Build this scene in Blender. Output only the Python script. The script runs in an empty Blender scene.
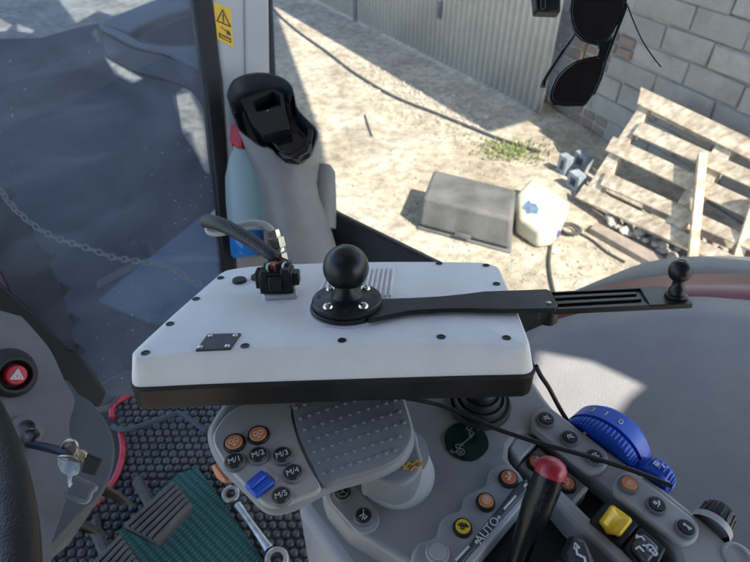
import bpy, bmesh, math, random
from mathutils import Vector, Matrix
random.seed(7)
V = Vector
SC = bpy.context.scene
COL = SC.collection
# ------------------------------------------------------------------ camera
F = 563.0; PITCH = math.radians(40); CAMZ = 2.6
C0 = V((0, 0, CAMZ))
RGT = V((1, 0, 0)); FWD = V((0, math.cos(PITCH), -math.sin(PITCH))); UP = V((0, math.sin(PITCH), math.cos(PITCH)))
cd = bpy.data.cameras.new('camera'); cam = bpy.data.objects.new('camera', cd); COL.objects.link(cam)
cam.location = C0; cam.rotation_euler = (math.pi/2 - PITCH, 0, 0)
cd.sensor_width = 36; cd.lens = F/750*36; cd.dof.use_dof = True; cd.dof.focus_distance = .50; cd.dof.aperture_fstop = 13; cd.clip_start = 0.02; cd.clip_end = 500
SC.camera = cam

def ray(px, py): return FWD + RGT*((px-375)/F) + UP*((281-py)/F)
def P(px, py, d): return C0 + ray(px, py)*d
class Fr:
    """a plane in the world; pix() finds the point of the plane that is at a place measured on the photograph"""
    def __init__(s, o, n, xdir=None):
        s.o = V(o); s.n = V(n).normalized()
        x = V(xdir) if xdir is not None else RGT
        s.x = (x - s.n*x.dot(s.n)).normalized(); s.y = s.n.cross(s.x)
    def pix(s, px, py, h=0.0):
        r = ray(px, py); o = s.o + s.n*h
        return C0 + r*((o-C0).dot(s.n)/r.dot(s.n))
    def at(s, p, u=0, v=0, h=0): return p + s.x*u + s.y*v + s.n*h
def fr3(a, b, c, xdir=None):
    A, B, D = P(*a), P(*b), P(*c); n = (B-A).cross(D-A).normalized()
    if n.dot(C0-A) < 0: n = -n
    return Fr(A, n, xdir)

# ------------------------------------------------------------------ materials
MATS = {}
def nt(name):
    m = bpy.data.materials.new(name); m.use_nodes = True; MATS[name] = m
    return m, m.node_tree.nodes, m.node_tree.links, m.node_tree.nodes['Principled BSDF']
def mk(name, col, rough=.5, var=.12, vs=25, bump=.0, bs=900, metal=0, spec=.5, dust=0.0, ds=14, coat=0, dcol=(.42,.38,.33)):
    m, N, L, b = nt(name)
    tc = N.new('ShaderNodeTexCoord')
    n1 = N.new('ShaderNodeTexNoise'); n1.inputs['Scale'].default_value = vs; n1.inputs['Detail'].default_value = 6
    L.new(tc.outputs['Object'], n1.inputs['Vector'])
    mr = N.new('ShaderNodeMapRange'); mr.inputs[1].default_value = .3; mr.inputs[2].default_value = .7
    mr.inputs[3].default_value = 1-var; mr.inputs[4].default_value = 1+var
    L.new(n1.outputs['Fac'], mr.inputs[0])
    hs = N.new('ShaderNodeHueSaturation'); hs.inputs['Color'].default_value = (*col, 1)
    L.new(mr.outputs[0], hs.inputs['Value'])
    out = hs.outputs[0]
    if dust:
        n3 = N.new('ShaderNodeTexNoise'); n3.inputs['Scale'].default_value = ds; n3.inputs['Detail'].default_value = 9; n3.inputs['Roughness'].default_value = .7
        L.new(tc.outputs['Object'], n3.inputs['Vector'])
        r3 = N.new('ShaderNodeMapRange'); r3.inputs[1].default_value = .42; r3.inputs[2].default_value = .72; r3.inputs[4].default_value = dust
        L.new(n3.outputs['Fac'], r3.inputs[0])
        mx = N.new('ShaderNodeMixRGB'); L.new(r3.outputs[0], mx.inputs[0]); L.new(out, mx.inputs[1]); mx.inputs[2].default_value = (*dcol, 1)
        out = mx.outputs[0]
    L.new(out, b.inputs['Base Color'])
    b.inputs['Metallic'].default_value = metal; b.inputs['Specular IOR Level'].default_value = spec
    b.inputs['Coat Weight'].default_value = coat; b.inputs['Coat Roughness'].default_value = .1
    rr = N.new('ShaderNodeMapRange'); rr.inputs[1].default_value = .3; rr.inputs[2].default_value = .7
    rr.inputs[3].default_value = max(.03, rough-.07); rr.inputs[4].default_value = min(1, rough+.1)
    L.new(n1.outputs['Fac'], rr.inputs[0]); L.new(rr.outputs[0], b.inputs['Roughness'])
    if bump:
        n2 = N.new('ShaderNodeTexNoise'); n2.inputs['Scale'].default_value = bs; n2.inputs['Detail'].default_value = 3
        L.new(tc.outputs['Object'], n2.inputs['Vector'])
        bp = N.new('ShaderNodeBump'); bp.inputs['Strength'].default_value = bump; bp.inputs['Distance'].default_value = .6/bs
        L.new(n2.outputs['Fac'], bp.inputs['Height']); L.new(bp.outputs[0], b.inputs['Normal'])
    return m
M = {}
M['console'] = mk('grey_console_plastic', (.295,.293,.288), .5, .07, 9, .5, 1200, dust=.38, ds=22)
M['skirt'] = mk('blue_grey_skirt_plastic', (.31,.317,.33), .5, .07, 9, .4, 1200, dust=.32)
M['plate'] = mk('light_grey_plate', (.35,.35,.35), .45, .05, 12, .25, 1500, dust=.15)
M['keypad'] = mk('warm_grey_keypad', (.40,.378,.345), .42, .05, 12, .3, 1800, dust=.15, ds=40)
M['palm'] = mk('slate_grip_rubber', (.20,.21,.225), .55, .06, 20, .3, 2000, dust=.15, ds=30)
M['padside'] = mk('grey_grip_side', (.24,.255,.275), .45, .05, 20, .2, 1500)
M['collar'] = mk('pale_collar_plastic', (.45,.47,.48), .4, .04, 20, .1)
M['panel'] = mk('side_panel_plastic', (.245,.25,.26), .6, .07, 5, .6, 600, dust=.4, ds=7)
M['dash'] = mk('dark_dash_plastic', (.165,.167,.175), .55, .08, 9, .4, 900, dust=.12)
M['dashblue'] = mk('slate_floor_tunnel', (.075,.092,.112), .55, .1, 9, .4, 700, dust=.1)
M['black'] = mk('black_plastic', (.010,.011,.013), .42, .2, 30, .25, 1200, spec=.35)
M['blacksat'] = mk('satin_black_metal', (.009,.010,.012), .32, .2, 40, .35, 2500, spec=.3, dust=.03, ds=60)
M['rubber'] = mk('black_rubber', (.015,.016,.018), .6, .25, 30, .3, 900, dust=.06)
M['blackgloss'] = mk('glossy_black_plastic', (.008,.009,.012), .14, .2, 30, spec=.35)
M['braid'] = mk('braided_black_sleeve', (.02,.021,.023), .5, .5, 700, .8, 500)
M['white'] = mk('white_monitor_case', (.775,.765,.75), .42, .05, 7, .3, 1800, dust=.26, ds=22, dcol=(.5,.49,.47))
M['bezel'] = mk('charcoal_bezel', (.012,.012,.013), .5, .15, 30, .3, 1500, spec=.3, dust=.03)
M['pillar'] = mk('pale_pillar_trim', (.37,.378,.368), .55, .05, 8, .3, 900, dust=.2, ds=10)
M['stalk'] = mk('grey_stalk_plastic', (.175,.170,.162), .5, .05, 9, .3, 1200, dust=.18, ds=14)
M['seal'] = mk('window_seal_rubber', (.006,.006,.008), .55, .3, 20)
M['red'] = mk('red_plastic', (.50,.02,.03), .35, .1, 40, .1)
M['redcap'] = mk('red_lever_cap', (.36,.022,.04), .3, .08, 60, .1)
M['redtrim'] = mk('red_trim_strip', (.42,.012,.035), .4, .25, 50, .1, dust=.1)
M['orange'] = mk('orange_button', (.62,.22,.09), .4, .06, 80, .1)
M['orangedark'] = mk('dull_orange_button', (.46,.14,.065), .4, .06, 80, .1)
M['yellow'] = mk('yellow_rocker', (.90,.55,.014), .32, .05, 60, .15)
M['yellowb'] = mk('yellow_button', (.70,.52,.03), .35, .05, 60)
M['blue'] = mk('blue_plastic', (.014,.085,.52), .28, .12, 50, .1)
M['button'] = mk('dark_button', (.014,.016,.02), .32, .15, 60)
M['ring'] = mk('button_ring_grey', (.16,.165,.17), .38, .05, 60)
M['ink'] = mk('white_print', (.62,.63,.63), .5, .05, 60)
M['inkorange'] = mk('pale_orange_print', (.80,.50,.36), .5, .05, 60)
M['inkyellow'] = mk('amber_print', (.75,.42,.06), .5, .05, 60)
M['inkdark'] = mk('dark_print', (.03,.025,.02), .5, .05, 60)
M['inkgrey'] = mk('grey_print', (.20,.22,.22), .5, .05, 60)
M['disc'] = mk('dark_green_disc', (.010,.028,.021), .3, .3, 60)
M['sticker'] = mk('warning_sticker_yellow', (.68,.42,.03), .45, .06, 30)
M['chrome'] = mk('nickel_metal', (.62,.60,.56), .22, .15, 90, .1, metal=1)
M['brass'] = mk('brass_metal', (.62,.50,.28), .25, .15, 90, metal=1)
M['steel'] = mk('worn_steel', (.50,.53,.56), .32, .25, 60, .2, 700, metal=1)
M['mat'] = mk('black_rubber_mat', (.036,.040,.045), .38, .3, 12, .2, 700, dust=.55, ds=7, dcol=(.15,.135,.12))
M['pedal'] = mk('pedal_rubber', (.020,.020,.021), .55, .25, 30, .3, 700, dust=.4, dcol=(.14,.125,.105))
M['rib'] = mk('worn_pedal_rib', (.075,.07,.062), .5, .3, 40, .3, 700)
M['cable'] = mk('black_cable', (.012,.013,.014), .45, .2, 60, .1)
M['greycable'] = mk('grey_cable', (.40,.39,.37), .5, .1, 60)
M['wood'] = None
M['jerry'] = mk('white_can_plastic', (.50,.49,.40), .5, .08, 8, .2, 120, dust=.7, ds=9, dcol=(.36,.31,.21))
M['bin'] = mk('weathered_grey_bin', (.105,.102,.098), .85, .3, 5, .7, 70, dust=.7, ds=4.5, dcol=(.165,.157,.145))
M['fender'] = mk('dusty_red_fender', (.16,.015,.022), .36, .15, 8, .2, 300, dust=.35, ds=9, dcol=(.18,.085,.075))
M['fendertop'] = mk('dusty_grey_fender_top', (.19,.18,.17), .65, .15, 8, .4, 200, dust=.6, ds=8, dcol=(.26,.24,.21))
M['junk'] = mk('grey_blue_junk', (.24,.28,.32), .6, .25, 8, .3, 100, dust=.4)
M['hose'] = mk('dark_hose', (.05,.047,.042), .7, .2, 8, .2, 100)

M['tyre'] = mk('dark_tyre', (.016,.016,.017), .75, .3, 9, .5, 120, dust=.35, ds=6, dcol=(.08,.06,.05))
M['mirror'] = mk('slate_mirror_bracket', (.10,.11,.13), .45, .1, 10, .2, 300, dust=.3, dcol=(.15,.13,.13))
M['roof'] = mk('cab_roof_lining', (.10,.105,.12), .8, .1, 8)
M['streak_links'] = mk('pale_streak_links', (.27,.25,.22), .55, .2, 30, .2, metal=.3)
M['wiregreen'] = mk('green_wire', (.02,.25,.14), .4); M['wireorange'] = mk('orange_wire', (.5,.16,.03), .4)
M['wirewhite'] = mk('white_wire', (.6,.6,.58), .4); M['wirered'] = mk('dark_red_wire', (.25,.03,.03), .4)
M['shade_caster'] = mk('shade_caster_mat', (.3,.3,.3), .6)

def wood():
    m, N, L, b = nt('weathered_pallet_wood')
    tc = N.new('ShaderNodeTexCoord'); mp = N.new('ShaderNodeMapping'); mp.inputs['Rotation'].default_value = (0,0,math.radians(67)); mp.inputs['Scale'].default_value = (2.2, 26, 26)
    mp2 = N.new('ShaderNodeMapping'); mp2.inputs['Scale'].default_value = (1,1,1)
    L.new(tc.outputs['Object'], mp.inputs[0])
    n = N.new('ShaderNodeTexNoise'); n.inputs['Scale'].default_value = 1; n.inputs['Detail'].default_value = 5; n.inputs['Distortion'].default_value = .3
    L.new(mp.outputs[0], n.inputs['Vector'])
    n2 = N.new('ShaderNodeTexNoise'); n2.inputs['Scale'].default_value = 9; n2.inputs['Detail'].default_value = 8; L.new(tc.outputs['Object'], n2.inputs['Vector'])
    cr = N.new('ShaderNodeValToRGB'); cr.color_ramp.elements[0].color = (.34,.265,.185,1); cr.color_ramp.elements[1].color = (.66,.565,.44,1)
    cr.color_ramp.elements[0].position = .3; cr.color_ramp.elements[1].position = .66
    L.new(n.outputs['Fac'], cr.inputs[0])
    mx = N.new('ShaderNodeMixRGB'); mx.blend_type = 'MULTIPLY'; mx.inputs[0].default_value = .55
    cr2 = N.new('ShaderNodeValToRGB'); cr2.color_ramp.elements[0].position = .35; cr2.color_ramp.elements[1].position = .6; cr2.color_ramp.elements[0].color = (.45,.40,.36,1); cr2.color_ramp.elements[1].color = (1,1,1,1)
    L.new(n2.outputs['Fac'], cr2.inputs[0]); L.new(cr.outputs[0], mx.inputs[1]); L.new(cr2.outputs[0], mx.inputs[2])
    L.new(mx.outputs[0], b.inputs['Base Color']); b.inputs['Roughness'].default_value = .85
    bp = N.new('ShaderNodeBump'); bp.inputs['Strength'].default_value = .5; bp.inputs['Distance'].default_value = .004
    L.new(n.outputs['Fac'], bp.inputs['Height']); L.new(bp.outputs[0], b.inputs['Normal'])
    return m
M['wood'] = wood()

def ground_mat():
    m, N, L, b = nt('dry_dirt_yard')
    tc = N.new('ShaderNodeTexCoord')
    def noise(s, d=6, r=.6):
        n = N.new('ShaderNodeTexNoise'); n.inputs['Scale'].default_value = s; n.inputs['Detail'].default_value = d; n.inputs['Roughness'].default_value = r
        L.new(tc.outputs['Object'], n.inputs['Vector']); return n
    n1 = noise(1.6, 10, .65); n2 = noise(9, 10, .7); n3 = noise(60, 4)
    cr = N.new('ShaderNodeValToRGB'); e = cr.color_ramp.elements
    e[0].position = .36; e[0].color = (.31,.265,.205,1); e[1].position = .62; e[1].color = (.49,.44,.355,1)
    L.new(n1.outputs['Fac'], cr.inputs[0])
    cr2 = N.new('ShaderNodeValToRGB'); e = cr2.color_ramp.elements
    e[0].position = .38; e[0].color = (.60,.58,.54,1); e[1].position = .56; e[1].color = (1.12,1.10,1.06,1)
    L.new(n2.outputs['Fac'], cr2.inputs[0])
    mx = N.new('ShaderNodeMixRGB'); mx.blend_type = 'MULTIPLY'; mx.inputs[0].default_value = .85
    L.new(cr.outputs[0], mx.inputs[1]); L.new(cr2.outputs[0], mx.inputs[2])
    vo = N.new('ShaderNodeTexVoronoi'); vo.inputs['Scale'].default_value = 26; L.new(tc.outputs['Object'], vo.inputs['Vector'])
    mr = N.new('ShaderNodeMapRange'); mr.inputs[1].default_value = .12; mr.inputs[2].default_value = .3; mr.inputs[3].default_value = .45; mr.inputs[4].default_value = 0
    L.new(vo.outputs['Distance'], mr.inputs[0])
    msk = N.new('ShaderNodeMath'); msk.operation = 'MULTIPLY'
    cr3 = N.new('ShaderNodeMapRange'); cr3.inputs[1].default_value = .5; cr3.inputs[2].default_value = .62; L.new(n2.outputs['Fac'], cr3.inputs[0])
    L.new(mr.outputs[0], msk.inputs[0]); L.new(cr3.outputs[0], msk.inputs[1])
    mx2 = N.new('ShaderNodeMixRGB'); L.new(msk.outputs[0], mx2.inputs[0]); L.new(mx.outputs[0], mx2.inputs[1]); mx2.inputs[2].default_value = (.62,.58,.50,1)
    L.new(mx2.outputs[0], b.inputs['Base Color']); b.inputs['Roughness'].default_value = .95; b.inputs['Specular IOR Level'].default_value = .1
    ad = N.new('ShaderNodeMath'); L.new(n2.outputs['Fac'], ad.inputs[0]); L.new(n3.outputs['Fac'], ad.inputs[1])
    bp = N.new('ShaderNodeBump'); bp.inputs['Strength'].default_value = .55; bp.inputs['Distance'].default_value = .03
    L.new(ad.outputs[0], bp.inputs['Height']); L.new(bp.outputs[0], b.inputs['Normal'])
    return m
M['ground'] = ground_mat()

def island_mat(name, c1, c2, stain, scale, rough=.9):
    m, N, L, b = nt(name)
    g = N.new('ShaderNodeNewGeometry'); tc = N.new('ShaderNodeTexCoord')
    cr = N.new('ShaderNodeValToRGB'); cr.color_ramp.elements[0].color = (*c1,1); cr.color_ramp.elements[1].color = (*c2,1)
    L.new(g.outputs['Random Per Island'], cr.inputs[0])
    n = N.new('ShaderNodeTexNoise'); n.inputs['Scale'].default_value = scale; n.inputs['Detail'].default_value = 10; n.inputs['Roughness'].default_value = .7
    L.new(tc.outputs['Object'], n.inputs['Vector'])
    mr = N.new('ShaderNodeMapRange'); mr.inputs[1].default_value = .38; mr.inputs[2].default_value = .66; mr.inputs[4].default_value = .75
    L.new(n.outputs['Fac'], mr.inputs[0])
    mx = N.new('ShaderNodeMixRGB'); L.new(mr.outputs[0], mx.inputs[0]); L.new(cr.outputs[0], mx.inputs[1]); mx.inputs[2].default_value = (*stain,1)
    L.new(mx.outputs[0], b.inputs['Base Color']); b.inputs['Roughness'].default_value = rough
    n2 = N.new('ShaderNodeTexNoise'); n2.inputs['Scale'].default_value = scale*9; n2.inputs['Detail'].default_value = 6; L.new(tc.outputs['Object'], n2.inputs['Vector'])
    bp = N.new('ShaderNodeBump'); bp.inputs['Strength'].default_value = .7; bp.inputs['Distance'].default_value = .012
    L.new(n2.outputs['Fac'], bp.inputs['Height']); L.new(bp.outputs[0], b.inputs['Normal'])
    return m
M['block'] = island_mat('grey_stone_block', (.265,.255,.245), (.345,.33,.31), (.215,.20,.18), 4)
M['brick'] = island_mat('red_brick', (.22,.12,.095), (.22,.155,.13), (.20,.18,.165), 6)
M['mortar'] = mk('old_mortar', (.31,.295,.27), .95, .25, 6, .6, 60)
M['tin'] = island_mat('galvanised_sheet', (.47,.455,.41), (.54,.52,.465), (.30,.27,.21), .9, .6)
M['grass'] = island_mat('yard_weed', (.10,.16,.035), (.20,.22,.07), (.15,.17,.05), 9)
M['stone'] = island_mat('yard_stone', (.17,.145,.115), (.54,.50,.41), (.34,.30,.235), 14)
M['rubble'] = island_mat('broken_rubble', (.50,.46,.40), (.30,.26,.22), (.36,.32,.27), 9)

def green_mat():
    m, N, L, b = nt('ribbed_green_cloth')
    tc = N.new('ShaderNodeTexCoord')
    mp = N.new('ShaderNodeMapping'); mp.inputs['Rotation'].default_value = (0,0,math.radians(40)); L.new(tc.outputs['Object'], mp.inputs[0])
    w1 = N.new('ShaderNodeTexWave'); w1.inputs['Scale'].default_value = 38; w1.inputs['Distortion'].default_value = .6; L.new(mp.outputs[0], w1.inputs['Vector'])
    mp2 = N.new('ShaderNodeMapping'); mp2.inputs['Rotation'].default_value = (0,0,math.radians(130)); L.new(tc.outputs['Object'], mp2.inputs[0])
    w2 = N.new('ShaderNodeTexWave'); w2.inputs['Scale'].default_value = 22; w2.inputs['Distortion'].default_value = .6; L.new(mp2.outputs[0], w2.inputs['Vector'])
    mu = N.new('ShaderNodeMath'); mu.operation = 'MULTIPLY'; L.new(w1.outputs['Fac'], mu.inputs[0]); L.new(w2.outputs['Fac'], mu.inputs[1])
    cr = N.new('ShaderNodeValToRGB'); cr.color_ramp.elements[0].color = (.008,.058,.054,1); cr.color_ramp.elements[1].color = (.032,.175,.16,1)
    L.new(mu.outputs[0], cr.inputs[0]); L.new(cr.outputs[0], b.inputs['Base Color']); b.inputs['Roughness'].default_value = .8
    bp = N.new('ShaderNodeBump'); bp.inputs['Strength'].default_value = .8; bp.inputs['Distance'].default_value = .004
    L.new(mu.outputs[0], bp.inputs['Height']); L.new(bp.outputs[0], b.inputs['Normal'])
    return m
M['green'] = green_mat()

def glass_mat(name, dust, speck, refl=1.0, tint=(.93,.95,.95), dustcol=(.62,.64,.66)):
    m, N, L, b = nt(name); N.remove(b); out = N['Material Output']
    tr = N.new('ShaderNodeBsdfTransparent'); tr.inputs[0].default_value = (*tint,1)
    gl = N.new('ShaderNodeBsdfGlossy'); gl.inputs['Roughness'].default_value = .01; gl.inputs[0].default_value = (1,1,1,1)
    df = N.new('ShaderNodeBsdfDiffuse'); df.inputs[0].default_value = (*dustcol,1)
    fz = N.new('ShaderNodeFresnel'); fz.inputs[0].default_value = 1.4
    mm = N.new('ShaderNodeMath'); mm.operation = 'MULTIPLY'; mm.inputs[1].default_value = refl; L.new(fz.outputs[0], mm.inputs[0])
    s1 = N.new('ShaderNodeMixShader'); L.new(mm.outputs[0], s1.inputs[0]); L.new(tr.outputs[0], s1.inputs[1]); L.new(gl.outputs[0], s1.inputs[2])
    tc = N.new('ShaderNodeTexCoord')
    n = N.new('ShaderNodeTexNoise'); n.inputs['Scale'].default_value = 5; n.inputs['Detail'].default_value = 10; n.inputs['Roughness'].default_value = .6; n.inputs['Distortion'].default_value = .8; L.new(tc.outputs['Object'], n.inputs['Vector'])
    r1 = N.new('ShaderNodeMapRange'); r1.inputs[1].default_value = .34; r1.inputs[2].default_value = .70; r1.inputs[3].default_value = dust*.25; r1.inputs[4].default_value = dust*2.3
    L.new(n.outputs['Fac'], r1.inputs[0])
    vo = N.new('ShaderNodeTexVoronoi'); vo.inputs['Scale'].default_value = 120; L.new(tc.outputs['Object'], vo.inputs['Vector'])
    r2 = N.new('ShaderNodeMapRange'); r2.inputs[1].default_value = .04; r2.inputs[2].default_value = .26; r2.inputs[3].default_value = speck; r2.inputs[4].default_value = 0
    L.new(vo.outputs['Distance'], r2.inputs[0])
    ms = N.new('ShaderNodeMath'); ms.operation = 'MULTIPLY'; L.new(r2.outputs[0], ms.inputs[0])
    sx = N.new('ShaderNodeSeparateColor'); L.new(vo.outputs['Color'], sx.inputs[0])
    rr = N.new('ShaderNodeMapRange'); rr.inputs[1].default_value = .62; rr.inputs[2].default_value = .95; L.new(sx.outputs[0], rr.inputs[0]); sp9 = N.new('ShaderNodeTexNoise'); sp9.inputs['Scale'].default_value = 3.5; sp9.inputs['Detail'].default_value = 3; L.new(tc.outputs['Object'], sp9.inputs['Vector'])
    q9 = N.new('ShaderNodeMapRange'); q9.inputs[1].default_value = .30; q9.inputs[2].default_value = .60; L.new(sp9.outputs['Fac'], q9.inputs[0])
    m9 = N.new('ShaderNodeMath'); m9.operation = 'MULTIPLY'; L.new(rr.outputs[0], m9.inputs[0]); L.new(q9.outputs[0], m9.inputs[1]); L.new(m9.outputs[0], ms.inputs[1])
    mp = N.new('ShaderNodeMapping'); mp.inputs['Scale'].default_value = (3, 3, 16); mp.inputs['Rotation'].default_value = (.4, .3, .7); L.new(tc.outputs['Object'], mp.inputs[0])
    n9 = N.new('ShaderNodeTexNoise'); n9.inputs['Scale'].default_value = 1; n9.inputs['Detail'].default_value = 7; n9.inputs['Distortion'].default_value = 1.2; L.new(mp.outputs[0], n9.inputs['Vector'])
    r9 = N.new('ShaderNodeMapRange'); r9.inputs[1].default_value = .52; r9.inputs[2].default_value = .78; r9.inputs[4].default_value = dust*2.2; L.new(n9.outputs['Fac'], r9.inputs[0])
    a9 = N.new('ShaderNodeMath'); L.new(r1.outputs[0], a9.inputs[0]); L.new(r9.outputs[0], a9.inputs[1]); r1 = a9
    ad = N.new('ShaderNodeMath'); ad.use_clamp = True; L.new(r1.outputs[0], ad.inputs[0]); L.new(ms.outputs[0], ad.inputs[1])
    s2 = N.new('ShaderNodeMixShader'); L.new(ad.outputs[0], s2.inputs[0]); L.new(s1.outputs[0], s2.inputs[1]); L.new(df.outputs[0], s2.inputs[2])
    L.new(s2.outputs[0], out.inputs[0]); return m
M['windscreen'] = glass_mat('dusty_windscreen_glass', .075, .55, 1.0, (.60,.67,.76), (.43,.50,.61))
M['sideglass'] = glass_mat('clear_side_glass', .012, .12, .5)
def lens_mat():
    m, N, L, b = nt('dark_lens'); b.inputs['Base Color'].default_value = (.012,.011,.012,1); b.inputs['Roughness'].default_value = .06; b.inputs['Specular IOR Level'].default_value = .6
    tr = N.new('ShaderNodeBsdfTransparent'); tr.inputs[0].default_value = (.30,.28,.28,1); mx = N.new('ShaderNodeMixShader'); mx.inputs[0].default_value = .35
    L.new(b.outputs[0], mx.inputs[1]); L.new(tr.outputs[0], mx.inputs[2]); L.new(mx.outputs[0], N['Material Output'].inputs[0]); return m
M['lens'] = lens_mat()
def clear_mat(name, col, rough=.15, mixd=.5):
    m, N, L, b = nt(name); b.inputs['Base Color'].default_value = (*col,1); b.inputs['Roughness'].default_value = rough
    tr = N.new('ShaderNodeBsdfTransparent'); tr.inputs[0].default_value = (*[min(1,c*1.3) for c in col],1)
    mx = N.new('ShaderNodeMixShader'); mx.inputs[0].default_value = mixd
    L.new(b.outputs[0], mx.inputs[1]); L.new(tr.outputs[0], mx.inputs[2]); L.new(mx.outputs[0], N['Material Output'].inputs[0]); return m
M['bottle'] = clear_mat('frosted_bottle_plastic', (.66,.78,.80), .25, .6)
M['liquid'] = clear_mat('blue_liquid', (.03,.22,.62), .1, .15)

# ------------------------------------------------------------------ object helpers
WL = {}
def fill(bm, loops):
    """flat polygon with holes (all loops at one height)"""
    from mathutils.geometry import delaunay_2d_cdt
    z = loops[0][0].z; vs = []; es = []
    for lp in loops:
        k = len(vs); vs += [V((p.x, p.y)) for p in lp]; es += [(k+i, k+(i+1) % len(lp)) for i in range(len(lp))]
    def ins(q, lp):
        c = False; j = len(lp)-1
        for i in range(len(lp)):
            a, b = lp[i], lp[j]
            if (a.y > q.y) != (b.y > q.y) and q.x < (b.x-a.x)*(q.y-a.y)/(b.y-a.y)+a.x: c = not c
            j = i
        return c
    r = delaunay_2d_cdt(vs, es, [], 0, 1e-5); bv = [bm.verts.new((p.x, p.y, z)) for p in r[0]]
    for f in r[2]:
        q = sum((r[0][i] for i in f), V((0,0)))/len(f)
        if ins(q, loops[0]) and not any(ins(q, h) for h in loops[1:]): bm.faces.new([bv[i] for i in f])
    for v in [v for v in bm.verts if not v.link_faces]: bm.verts.remove(v)
def finish(name, bm, mat, parent=None, smooth=True, ang=35, bevel=0, seg=2, label=None, kind=None, cat=None, group=None):
    bmesh.ops.recalc_face_normals(bm, faces=bm.faces)
    me = bpy.data.meshes.new(name)
    xs = [v.co for v in bm.verts]
    lo = V((min(c.x for c in xs), min(c.y for c in xs), min(c.z for c in xs))); hi = V((max(c.x for c in xs), max(c.y for c in xs), max(c.z for c in xs)))
    c = (lo+hi)/2; c.z = lo.z
    bmesh.ops.translate(bm, verts=bm.verts, vec=-c)
    bm.to_mesh(me); bm.free()
    for mm in (mat if isinstance(mat, (list, tuple)) else [mat]): me.materials.append(mm)
    if smooth:
        me.shade_smooth(); me.set_sharp_from_angle(angle=math.radians(ang))
    o = bpy.data.objects.new(name, me); COL.objects.link(o); o.location = c; WL[o.name] = c
    if parent is not None:
        o.parent = parent; o.matrix_parent_inverse = Matrix.Translation(WL[parent.name]).inverted()
    if bevel:
        b = o.modifiers.new('bevel', 'BEVEL'); b.width = bevel; b.segments = seg; b.limit_method = 'ANGLE'; b.angle_limit = math.radians(40)
        b.harden_normals = False
        if not smooth: me.shade_smooth()
        me.set_sharp_from_angle(angle=math.radians(60))
    if label: o['label'] = label
    if kind: o['kind'] = kind
    if cat: o['category'] = cat
    if group: o['group'] = group
    return o
def thing(name, label, cat, loc, group=None):
    o = bpy.data.objects.new(name, None); COL.objects.link(o); o.location = loc; o.empty_display_size = .05
    WL[o.name] = V(loc); o['label'] = label; o['category'] = cat
    if group: o['group'] = group
    return o
def b_slab(bm, pts, off, mi=0):
    """solid from a 3D polygon pushed back by the vector off"""
    a = [bm.verts.new(p) for p in pts]; b = [bm.verts.new(V(p)+off) for p in pts]
    n = len(a); fs = [bm.faces.new(a), bm.faces.new(b[::-1])]
    for i in range(n): fs.append(bm.faces.new((a[i], b[i], b[(i+1) % n], a[(i+1) % n])))
    for f in fs: f.material_index = mi
    return a, b
def prism(name, fr, poly, h0, h1, mat, parent=None, bevel=.0, **k):
    bm = bmesh.new(); b_slab(bm, [fr.pix(q[0], q[1], h1) for q in poly], fr.n*(h0-h1))
    return finish(name, bm, mat, parent, bevel=bevel, **k)
def slab(name, pts, th, mat, parent=None, bevel=0, **k):
    """pts: (px,py,depth); thickness goes away from the camera"""
    W = [P(*p) for p in pts]; n = V((0,0,0)); n_ = len(W)
    for i in range(n_):
        a, b = W[i], W[(i+1) % n_]; n += a.cross(b)
    n.normalize()
    if n.dot(C0-W[0]) < 0: n = -n
    bm = bmesh.new(); b_slab(bm, W, -n*th); return finish(name, bm, mat, parent, bevel=bevel, **k)
def smooth_path(pts, k=6):
    pts = [V(p) for p in pts]; out = []
    n = len(pts)
    for i in range(n-1):
        p0, p1, p2, p3 = pts[max(i-1,0)], pts[i], pts[i+1], pts[min(i+2,n-1)]
        for j in range(k):
            t = j/k
            out.append(.5*((2*p1)+(p2-p0)*t+(2*p0-5*p1+4*p2-p3)*t*t+(3*p1-p0-3*p2+p3)*t**3))
    out.append(pts[-1]); return out
def b_tube(bm, pts, r, seg=10, closed=False, sx=1.0, ref=None, cap=True, mi=0):
    pts = [V(p) for p in pts]; n = len(pts); rings = []
    up = V(ref) if ref is not None else V((.31,.17,.93))
    for i, p in enumerate(pts):
        if closed: t = (pts[(i+1) % n]-pts[i-1]).normalized()
        else: t = (pts[min(i+1,n-1)]-pts[max(i-1,0)]).normalized()
        a = t.cross(up)
        if a.length < 1e-4: a = t.cross(V((1,0,0)))
        a.normalize(); b = a.cross(t).normalized()
        if ref is None: up = b
        rr = r[i] if isinstance(r, (list, tuple)) else r
        rings.append([bm.verts.new(p + a*(math.cos(2*math.pi*j/seg)*rr*sx) + b*(math.sin(2*math.pi*j/seg)*rr)) for j in range(seg)])
    m = n if closed else n-1
    for i in range(m):
        A, B = rings[i], rings[(i+1) % n]
        for j in range(seg):
            f = bm.faces.new((A[j], A[(j+1) % seg], B[(j+1) % seg], B[j])); f.material_index = mi
    if not closed and cap:
        bm.faces.new(rings[0][::-1]).material_index = mi; bm.faces.new(rings[-1]).material_index = mi
    return rings
def smp(poly, k=4):
    pts = [V(p) for p in poly]; n = len(pts); out = []
    for i in range(n):
        p0, p1, p2, p3 = pts[i-1], pts[i], pts[(i+1) % n], pts[(i+2) % n]
        for j in range(k):
            t = j/k; out.append(tuple(.5*((2*p1)+(p2-p0)*t+(2*p0-5*p1+4*p2-p3)*t*t+(3*p1-p0-3*p2+p3)*t**3)))
    return out
def tube(name, pts, r, mat, parent=None, seg=10, closed=False, sm=6, sx=1.0, ref=None, **k):
    bm = bmesh.new(); b_tube(bm, smooth_path(pts, sm) if sm and not closed else pts, r, seg, closed, sx, ref)
    return finish(name, bm, mat, parent, ang=60, **k)
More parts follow.
